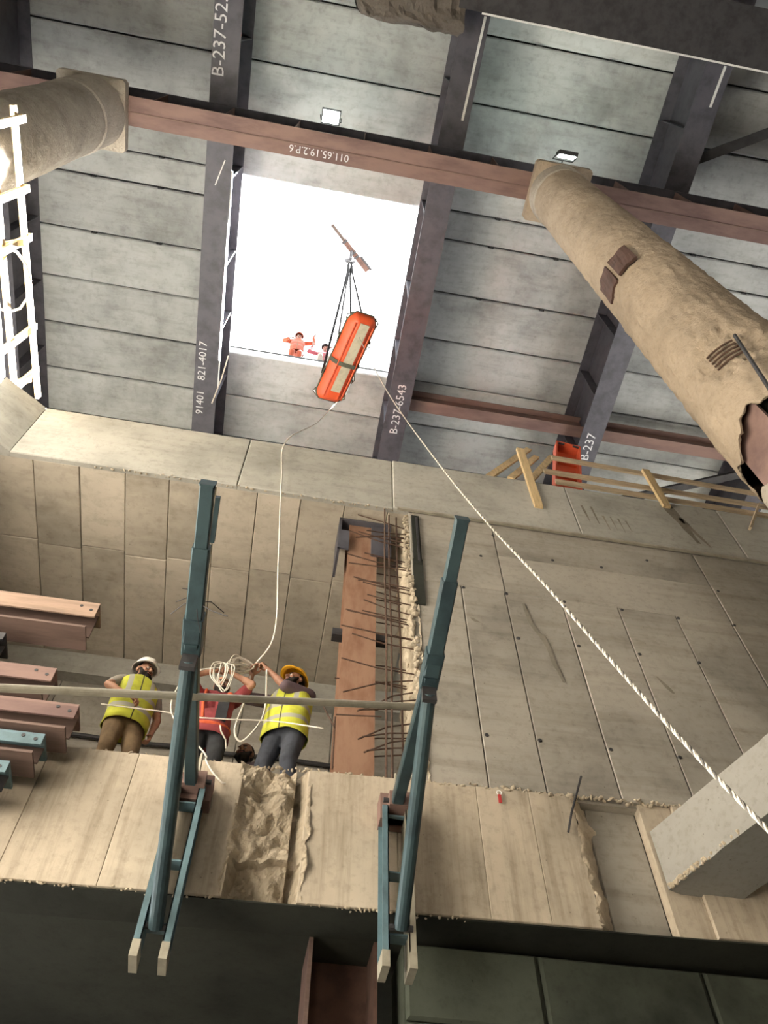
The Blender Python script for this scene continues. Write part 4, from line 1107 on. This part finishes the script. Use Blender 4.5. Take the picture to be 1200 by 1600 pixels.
def person(base, rotz, label, cfg):
    """figure faces -Y before rotz; -X is its right hand"""
    root = tag(empty('person', base), label, 'person', cfg.get('group'))
    root.rotation_euler = (0, 0, rotz)
    k = cfg.get('scale', 1.0); root.scale = (k, k, k); lean = cfg.get('lean', 0.0); slean = cfg.get('side', 0.0)
    hipz = cfg.get('hip', 0.93)
    Lm = Matrix.Rotation(lean, 3, 'X') @ Matrix.Rotation(slean, 3, 'Y')
    hip = V(cfg.get('hip_pos', (0, 0, hipz)))
    def T(p): return hip + Lm @ (V(p) - V((0, 0, 0.93)))        # torso point from upright coordinates
    sh = [T((-0.185, 0.0, 1.42)), T((0.185, 0.0, 1.42))]
    if 'shoulder' in cfg: sh = [s + V(o_) for s, o_ in zip(sh, cfg['shoulder'])]
    neck0, hc = T((0, 0.01, 1.46)), T((0, -0.025, 1.635)) + V(cfg.get('head_off', (0, 0, 0)))
    yaw, pit, rol = cfg.get('head', (0, 0, 0))
    HM = Matrix.Rotation(yaw, 3, 'Z') @ Matrix.Rotation(rol, 3, 'Y') @ Matrix.Rotation(pit, 3, 'X')
    def Hd(p): return hc + HM @ V(p)
    hips = [hip + V((-0.095, 0, -0.02)), hip + V((0.095, 0, -0.02))]
    feet = cfg.get('feet', ((-0.13, 0.0), (0.13, 0.0)))
    knees, ankles = [], []
    for i in range(2):
        an = V((feet[i][0], feet[i][1], 0.09))
        kn, an2 = solve_elbow(hips[i], an, 0.44, 0.43, cfg.get('knee_pole', ((0, -1, 0), (0, -1, 0)))[i])
        knees.append(kn); ankles.append(an)
    elb, wri, fdir, palm = [], [], [], []
    for i in range(2):
        w_, pole, fd, pn = cfg['arms'][i]
        e_, w2 = solve_elbow(sh[i], V(w_), 0.29, 0.26, pole)
        elb.append(e_); wri.append(w2)
        fdir.append(V(fd) if fd else (w2 - e_)); palm.append(V(pn))
    skin = cfg['skin']
    # --- body: one continuous surface
    b = MB()
    b.ball(Hd((0, 0.012, 0.025)), 0.077, 0.096, 0.100, HM, 18, 12)
    b.ball(Hd((0, -0.030, -0.045)), 0.058, 0.066, 0.072, HM, 14, 10)
    b.capsule(Hd((0, -0.060, -0.098)), Hd((0, -0.066, -0.090)), 0.026, 0.024, 8)
    b.capsule(Hd((0, -0.088, 0.018)), Hd((0, -0.112, -0.022)), 0.010, 0.016, 8)
    b.capsule(Hd((-0.030, -0.080, 0.030)), Hd((0.030, -0.080, 0.030)), 0.014, 0.014, 8)
    for s in (-1, 1):
        b.ball(Hd((s * 0.040, -0.070, -0.022)), 0.026, 0.022, 0.022, HM, 8, 6)
        b.ball(Hd((s * 0.080, 0.015, -0.005)), 0.012, 0.022, 0.034, HM, 8, 8)
    b.capsule(neck0 - V((0, 0, 0.04)), Hd((0, 0.018, -0.07)), 0.060, 0.053)
    b.capsule(sh[0].lerp(sh[1], 0.12), sh[0].lerp(sh[1], 0.88), 0.072, 0.072)
    for s in (-1, 1):
        b.capsule(T((s * 0.075, 0, 1.34)), T((s * 0.062, 0, 1.02)), 0.100, 0.090)
    b.capsule(T((-0.06, 0, 0.95)), T((0.06, 0, 0.95)), 0.10, 0.10)
    for i in range(2):
        b.capsule(sh[i], elb[i], 0.056, 0.041); b.capsule(elb[i], wri[i], 0.040, 0.026)
        b.capsule(elb[i], elb[i].lerp(wri[i], 0.35), 0.040, 0.041)
        add_hand(b, wri[i], fdir[i], palm[i], 1 if i == 0 else -1, cfg.get('curl', (0.6, 0.6))[i])
        b.capsule(hips[i], knees[i], 0.085, 0.055); b.capsule(knees[i], ankles[i], 0.052, 0.036)
        b.capsule(ankles[i], ankles[i] + V((0, -0.12, -0.055)), 0.036, 0.028)
    remeshed(b, 'body', cfg.get('voxel', 0.008), skin, root, 2, 0.4)
    # --- face details
    for s in (-1, 1):
        e_ = MB().ball(Hd((s * 0.031, -0.080, 0.004)), 0.0125, 0.0125, 0.009, HM, 10, 8).build('eye', 'eye_white', root, smooth=True)
        MB().ball(Hd((s * 0.031, -0.090, 0.004)), 0.0055, 0.005, 0.0055, HM, 8, 6).build('pupil', 'pupil', e_, smooth=True)
        MB().capsule(Hd((s * 0.014, -0.094, 0.026)), Hd((s * 0.046, -0.084, 0.026)), 0.0055, 0.004, 6).build('eyebrow', 'beard_hair', root, smooth=True)
    MB().capsule(Hd((-0.018, -0.096, -0.056)), Hd((0.018, -0.096, -0.056)), 0.006, 0.006, 6).build('lips', 'lip', root, smooth=True)
    if cfg.get('beard'):
        m = MB()
        m.ball(Hd((0, -0.030, -0.075)), 0.066, 0.070, 0.062, HM, 14, 10)
        m.capsule(Hd((-0.028, -0.093, -0.043)), Hd((0.028, -0.093, -0.043)), 0.009, 0.009, 8)
        m.capsule(Hd((0, -0.07, -0.10)), Hd((0, -0.072, -0.135)), 0.040, 0.022, 10)
        for s in (-1, 1):
            m.capsule(Hd((s * 0.068, -0.015, 0.0)), Hd((s * 0.052, -0.055, -0.07)), 0.015, 0.030, 8)
        remeshed(m, 'beard', 0.010, 'beard_hair', root, 2)
    if cfg.get('hair', True):
        m = MB().ball(Hd((0, 0.030, 0.030)), 0.083, 0.092, 0.104, HM, 16, 10)
        m.build('hair', 'beard_hair', root, smooth=True)
    if cfg.get('helmet'):
        hm = empty('helmet', (0, 0, 0)); hm.parent = root
        M3 = HM @ Matrix.Rotation(cfg.get('hat_tilt', -0.05), 3, 'X')
        c_ = Hd((0, 0.008, 0.058))
        prof = [(0.001, 0.112), (0.035, 0.109), (0.065, 0.098), (0.090, 0.076), (0.106, 0.045), (0.114, 0.010), (0.118, -0.012)]
        MB().lathe(prof, 26, c_, M3, 1.0, 1.16).build('helmet_shell', cfg['helmet'], hm, smooth=True)
        m = MB()
        def brim(u, v):
            a = 2 * math.pi * u
            front = max(0, -math.sin(a)) ** 2
            r_ = 0.117 + v * (0.010 + 0.034 * front)
            return c_ + M3 @ V((r_ * math.cos(a), r_ * 1.14 * math.sin(a), -0.010 - v * (0.012 + 0.010 * front)))
        m.grid(brim, 32, 3)
        o_ = m.build('helmet_brim', cfg['helmet'], hm, smooth=True); so_ = o_.modifiers.new('t', 'SOLIDIFY'); so_.thickness = 0.004
        MB().tube([c_ + M3 @ V((0, 0.12 * math.cos(a), 0.010 + 0.105 * math.sin(a))) for a in [0.35 + j * 0.24 for j in range(11)]], 0.012, 6).build('helmet_ridge', cfg['helmet'], hm, smooth=True)
    # --- clothes
    lo = cfg.get('sleeve', 0.9)
    m = MB()
    m.capsule(sh[0].lerp(sh[1], 0.06), sh[0].lerp(sh[1], 0.94), 0.084, 0.084)
    m.capsule(neck0 - V((0, 0, 0.03)), neck0.lerp(hc, 0.28), 0.078, 0.064)
    for s in (-1, 1):
        m.capsule(T((s * 0.080, 0, 1.34)), T((s * 0.070, 0, 0.98)), 0.113, 0.107)
    m.ball(T((0, -0.045, 1.08)), 0.15, 0.10, 0.15, Lm, 14, 10)
    for i in range(2):
        if lo <= 1:
            m.capsule(sh[i], sh[i].lerp(elb[i], lo), 0.072, 0.062)
        else:
            m.capsule(sh[i], elb[i], 0.072, 0.056); m.capsule(elb[i], elb[i].lerp(wri[i], lo - 1), 0.055, 0.045)
    remeshed(m, 'shirt', 0.011, cfg['shirt'], root, 3)
    m = MB()
    m.capsule(T((-0.065, 0, 0.95)), T((0.065, 0, 0.95)), 0.120, 0.120)
    for i in range(2):
        m.capsule(hips[i], knees[i], 0.108, 0.078); m.capsule(knees[i], ankles[i] + V((0, 0, 0.02)), 0.075, 0.066)
    remeshed(m, 'trousers', 0.012, cfg['trousers'], root, 3)
    def hem(name_, rings, mt):
        m_ = MB(); n_ = 32; vs2 = []
        for z_, rx, ry in rings:
            for j_ in range(n_):
                a_ = 2 * math.pi * j_ / n_
                wob = 1 + 0.02 * math.sin(a_ * 5 + z_ * 9) + 0.015 * math.sin(a_ * 9 + z_ * 23)
                vs2.append(T((rx * wob * math.copysign(abs(math.cos(a_)) ** 0.8, math.cos(a_)), ry * wob * math.copysign(abs(math.sin(a_)) ** 0.8, math.sin(a_)) - 0.012, z_ + 0.012 * math.sin(a_ * 3))))
        fs2 = [(i_ * n_ + j_, i_ * n_ + (j_ + 1) % n_, (i_ + 1) * n_ + (j_ + 1) % n_, (i_ + 1) * n_ + j_) for i_ in range(len(rings) - 1) for j_ in range(n_)]
        o_ = m_.add(vs2, fs2).build(name_, mt, root, smooth=True)
        so_ = o_.modifiers.new('t', 'SOLIDIFY'); so_.thickness = 0.006
        return o_
    if cfg.get('hem'):
        hem('shirt_hem', ((0.84, 0.205, 0.160), (0.92, 0.200, 0.156), (1.02, 0.196, 0.155), (1.12, 0.194, 0.152)), cfg['shirt'])
    if cfg.get('vest'):
        hem('vest', ((0.86, 0.218, 0.170), (0.92, 0.216, 0.170), (0.98, 0.215, 0.170), (1.10, 0.215, 0.170), (1.22, 0.220, 0.160), (1.33, 0.224, 0.146), (1.41, 0.214, 0.126), (1.47, 0.178, 0.108), (1.505, 0.125, 0.092), (1.525, 0.086, 0.078)), cfg['vest'])
    if False:
        m = MB()
        for s in (-1, 1):
            m.capsule(T((s * 0.085, 0, 1.34)), T((s * 0.085, 0, 0.98)), 0.124, 0.126)
            m.capsule(T((s * 0.09, 0, 1.43)), T((s * 0.13, 0, 1.42)), 0.083, 0.08)
        m.ball(T((0, -0.050, 1.08)), 0.165, 0.115, 0.17, Lm, 14, 10)
        m.capsule(T((-0.09, 0, 0.93)), T((0.09, 0, 0.93)), 0.130, 0.130)
        v_ = remeshed(m, 'vest', 0.011, cfg['vest'], root, 3)
    for i in range(2):
        m = MB(); a_ = ankles[i]
        m.capsule(a_ + V((0, 0.02, 0.06)), a_ + V((0, 0.03, -0.035)), 0.058, 0.052); m.capsule(a_ + V((0, 0.0, -0.042)), a_ + V((0, -0.15, -0.050)), 0.046, 0.038)
        remeshed(m, 'boot', 0.012, 'leather', root, 2)
    return dict(root=root, T=T, Hd=Hd, HM=HM, sh=sh, elb=elb, wri=wri, hips=hips, W=lambda p: V(base) + Matrix.Rotation(rotz, 3, 'Z') @ (V(p) * k))
GF = lambda x: ztop(x)
def wpos(x, y_, Y): return at_y(x, y_, Y)
# worker with white helmet (left): turned to his left, right elbow out, hand at the waist on the rope
b1 = V((-1.34, 5.66, GF(-1.36)))
w1 = person(b1, 0.40, 'man in white helmet and yellow vest with brown trousers, leftmost worker', dict(
    skin='skin_tan', beard=True, helmet='helmet_white', shirt='cloth_grey', sleeve=0.6, trousers='cloth_brown', vest='vest_yellow',
    head=(0.45, 0.12, 0.0), lean=0.0, hat_tilt=0.0, scale=0.925,
    arms=(((-0.12, -0.25, 1.05), (-1, 0.15, 0.05), (0.95, -0.25, -0.15), (0.1, 0.6, -0.7)), ((0.26, -0.02, 0.90), (1, 0.6, 0), (0.0, -0.3, -1), (-1, 0, 0))), curl=(0.7, 0.5), group='workers on the slab'))
# worker in maroon shirt (middle): both hands before his face, gathering rope
b2 = V((-0.60, 5.66, GF(-0.6)))
w2 = person(b2, 0.05, 'man in maroon shirt and harness raising a rope bundle before his face', dict(
    skin='skin_tan', beard=True, shirt='cloth_maroon', hem=True, sleeve=0.7, trousers='cloth_black', head=(0.05, 0.12, 0.0), head_off=(0.02, 0.02, -0.04), scale=0.90, lean=0.02,
    arms=(((-0.09, -0.25, 1.56), (-1.0, -0.2, -0.45), (0.75, -0.25, 0.35), (0.3, 0.4, -0.8)), ((0.10, -0.25, 1.58), (1.0, -0.2, -0.45), (-0.75, -0.25, 0.35), (-0.3, 0.4, -0.8))), curl=(0.8, 0.8), group='workers on the slab'))
hs = empty('harness'); hs.parent = w2['root']
T2 = w2['T']
for s in (-1, 1):
    MB().tube([T2((s * 0.10, 0.13, 1.15)), T2((s * 0.12, 0.10, 1.40)), T2((s * 0.12, 0.0, 1.515)), T2((s * 0.12, -0.09, 1.44)), T2((s * 0.125, -0.135, 1.25)), T2((s * 0.09, -0.165, 1.0))], 0.016, 6).build('shoulder_strap', 'harness_orange' if s < 0 else 'webbing', hs)
MB().tube([T2((0.195 * math.cos(a), 0.15 * math.sin(a) - 0.015, 0.965 + 0.015 * math.cos(a * 2))) for a in [j * math.pi / 10 for j in range(21)]], 0.020, 6).build('waist_belt', 'harness_orange', hs)
MB().box((0.03, -0.185, 1.0), (0.14, -0.14, 1.30)).build('tool_pouch', 'cloth_black', hs).location = T2((0, 0, 0.93)) - V((0, 0, 0.93))
MB().ball(T2((0.13, -0.13, 1.38)), 0.035, 0.025, 0.035).build('buckle', 'harness_orange', hs)
MB().tube([T2((0.1, -0.17, 0.93)), T2((0.12, -0.18, 0.85)), T2((0.18, -0.15, 0.78)), T2((0.2, -0.12, 0.70))], 0.008, 6).build('lanyard', 'rope_white', hs)
# worker with yellow helmet (right): body turned to his right, hands raised to the left, looking up
b3 = V((0.08, 5.66, GF(0.07)))
w3 = person(b3, -0.40, 'man in yellow helmet and vest with raised hands guiding the rope', dict(
    skin='skin_dark', beard=True, helmet='helmet_yellow', shirt='cloth_plum', sleeve=0.95, trousers='cloth_denim', vest='vest_yellow',
    head=(-0.45, -0.22, 0.0), head_off=(0.02, 0.0, 0.0), lean=-0.03, hat_tilt=-0.12, scale=0.985,
    arms=(((-0.34, -0.24, 1.58), (-0.5, -0.2, -1), (0.1, -0.1, 0.9), (0.7, -0.5, 0)), ((-0.16, -0.30, 1.56), (0.15, -0.4, -1.0), (-0.35, -0.05, 0.6), (-0.3, 0.3, -0.6))), curl=(0.8, 0.9), group='workers on the slab'))
# crouching worker, only the head shows above the slab edge
b4 = V((-0.245, 5.98, GF(-0.26)))
w4 = person(b4, -0.5, 'crouching man of whom only the dark head shows between two workers', dict(
    skin='skin_dark', beard=True, shirt='cloth_plum', sleeve=1.5, trousers='cloth_black', head=(0.1, -0.05, 0), hip_pos=(0, 0.12, 0.30), lean=0.22, helmet=None,
    feet=((-0.13, -0.12), (0.13, -0.12)), head_off=(0, 0.02, -0.02), scale=0.95,
    arms=(((-0.10, -0.26, 0.40), (-1, 0, -0.6), None, (0.6, 0, -0.7)), ((0.10, -0.26, 0.40), (1, 0, -0.6), None, (-0.6, 0, -0.7))), voxel=0.010, group='workers on the slab'))
# two men on the deck beyond the hatch
ZD = ZP + 0.38
pm = at_y(463, 552, 8.62)
w5 = person((pm.x, 8.55, ZD), 0.0, 'man in orange suit and helmet waving at the far edge of the hatch', dict(
    skin='skin_brown', helmet='helmet_orange', shirt='cloth_orange', sleeve=1.85, trousers='cloth_orange', vest='vest_orange', head=(0.1, 0.45, 0), lean=0.30, hip=0.90,
    arms=(((-0.24, -0.36, 1.05), (-1, 0.3, 0), None, (0.6, 0, -0.5)), ((0.42, -0.30, 1.58), (1, 0, -0.6), (0.3, -0.2, 1), (0, -1, 0))), curl=(0.4, 0.2), voxel=0.012, group='people on the deck'))
pm = at_y(506, 562, 8.62)
w6 = person((pm.x, 8.62, ZD), 0.0, 'person in pink and white top and grey helmet behind the stretcher', dict(
    skin='skin_brown', helmet='helmet_grey', shirt='vest_pink', sleeve=1.6, trousers='cloth_grey', head=(0.1, 0.45, 0), lean=0.42, hip_pos=(0, 0.1, 0.60), feet=((-0.14, 0.0), (0.14, 0.0)),
    arms=(((-0.36, -0.30, 1.16), (-1, 0.2, -0.5), (-0.2, -0.2, 1), (0, -1, 0)), ((0.22, -0.40, 0.80), (1, 0.3, 0), None, (-0.6, 0, -0.5))), curl=(0.2, 0.4), voxel=0.012, group='people on the deck'))
# white sack lying at the hatch edge
q = at_y(424, 553, 8.5)
m = MB(); m.ball((0, 0, 0.28), 0.26, 0.16, 0.30); m.ball((0.16, 0, 0.18), 0.16, 0.14, 0.17); m.ball((-0.05, 0, 0.56), 0.07, 0.06, 0.07)
sk = tag(empty('sack', (q.x, 8.5, ZD)), 'pale sack standing at the hatch edge left of the waving man', 'sack')
remeshed(m, 'sack_body', 0.02, 'helmet_white', sk, 4)
MB().tube([(0.07 * math.cos(a), 0.06 * math.sin(a), 0.53) for a in [j * math.pi / 6 for j in range(13)]], 0.014, 6).build('tie', 'dark_steel', sk)

# ---- ropes handled by the workers
h3 = w3['W'](w3['wri'][0]) + V((0.01, -0.03, 0.09)); h3b = w3['W'](w3['wri'][1])
h2a = w2['W'](w2['wri'][0]) + V((0.06, -0.04, 0.0)); h2b = w2['W'](w2['wri'][1]) + V((-0.06, -0.04, 0.0))
h1 = w1['W'](w1['wri'][0]) + V((0.06, -0.03, -0.02))
foot_pt = sA + SM @ V((0.04 * SL, 0.20, 0.10))
kink = at_y(446, 696, 4.955); kink.z = ZB1 + 0.03
low_k = at_y(440, 752, 4.92)
ctrl = [foot_pt, foot_pt.lerp(kink, 0.5) + V((0, 0, -0.25)), kink, low_k, at_y(435, 880, 5.05), at_y(429, 990, 5.2), h3, h3 + V((-0.02, 0, -0.25)), h3 + V((-0.03, 0.0, -0.5)), h3 + V((-0.06, -0.02, -0.85)), h3 + V((0.02, -0.03, -0.98)), h3 + V((0.14, -0.05, -0.78)), h3 + V((0.17, 0.0, -0.5)), h3b + V((0, -0.03, -0.05))]
tag(MB().tube(spline(ctrl, 10), 0.0095, 6).build('rope', 'rope_white', smooth=True), 'thin pale rope hanging from the stretcher to the raised hands', 'rope')
# coil of rope stretched between the hands of the two workers
rc = random.Random(17); pts = []
A, B_ = h2b + V((0.02, 0, 0.05)), h3 + V((-0.02, 0.0, 0.0))
for k in range(7):
    up_ = rc.uniform(0.01, 0.16); dn_ = rc.uniform(-0.14, 0.03); j1, j2 = rc.uniform(-0.04, 0.04), rc.uniform(-0.04, 0.04)
    pts += [A + V((rc.uniform(-0.03, 0.03), j1, rc.uniform(-0.02, 0.02))), A.lerp(B_, rc.uniform(0.2, 0.45)) + V((0, j1, up_)), B_ + V((rc.uniform(-0.03, 0.02), j2, rc.uniform(-0.02, 0.02))), A.lerp(B_, rc.uniform(0.35, 0.7)) + V((0, j2, dn_))]
tag(MB().tube(spline(pts, 8), 0.0055, 5).build('rope_coil', 'rope_white', smooth=True), 'tangled coil of pale rope stretched between two workers', 'rope')
pts = []
C_ = (h2a + h2b) / 2
for k in range(5):
    a = rc.uniform(-0.05, 0.05)
    pts += [C_ + V((a - 0.06, -0.03 + rc.uniform(-.02, .02), 0.03)), C_ + V((a - 0.05 + rc.uniform(-.02, .02), -0.06, -0.14 - rc.uniform(0, 0.12))), C_ + V((a + 0.03, -0.07, -0.24 - rc.uniform(0, 0.14))), C_ + V((a + 0.06, -0.05, -0.12)), C_ + V((a + 0.04, -0.03, 0.04))]
tag(MB().tube(spline(pts, 7), 0.0055, 5).build('rope_coil', 'rope_white', smooth=True), 'hanging loops of pale rope in the hands of the man in maroon', 'rope')
ctrl = [h2a + V((0, 0, 0.02)), h2a + V((-0.16, -0.02, -0.06)), h2a + V((-0.30, -0.05, -0.25)), h2a + V((-0.30, -0.10, -0.7)), at_y(318, 1175, 5.2), at_y(322, 1188, 4.985), at_y(332, 1206, 4.975), at_y(346, 1222, 4.97), at_y(352, 1224, 4.97)]
tag(MB().tube(spline(ctrl, 8), 0.0075, 6).build('rope', 'rope_white', smooth=True), 'pale rope falling past the man in maroon over the slab edge', 'rope')
# thin hand line held by the worker with the white helmet, running along the edge
ctrl = [at_y(158, 1100, 5.32), at_y(208, 1106, 5.3), at_y(255, 1112, 5.3), at_y(300, 1120, 5.3), at_y(360, 1124, 5.3), at_y(430, 1127, 5.3), at_y(505, 1138, 5.1)]
tag(MB().tube(spline(ctrl, 6), 0.0065, 6).build('rope', 'rope_white', smooth=True), 'taut hand line in front of the waists of the three workers', 'rope')
# short cord under the girder left of the hatch, red tag on the slab
tag(MB().tube([at_z(357, 556, 18.99), at_z(346, 592, 18.7), at_z(331, 630, 18.99)], 0.018, 6).build('cord', 'rope_white'), 'slack white cord hanging under the girder beside the hatch', 'cord')
rt = tag(empty('hanging_tag', at_y(780, 1242, 4.985)), 'small red tag hanging on the slab face', 'tag')
MB().box((-0.012, -0.008, -0.075), (0.012, 0.002, 0.0)).build('tag_body', 'red_tag', rt)
MB().tube([(0.02 * math.cos(a), -0.004, 0.018 + 0.02 * math.sin(a)) for a in [j * math.pi / 5 for j in range(11)]], 0.004, 6).build('tag_ring', 'white_paint', rt)
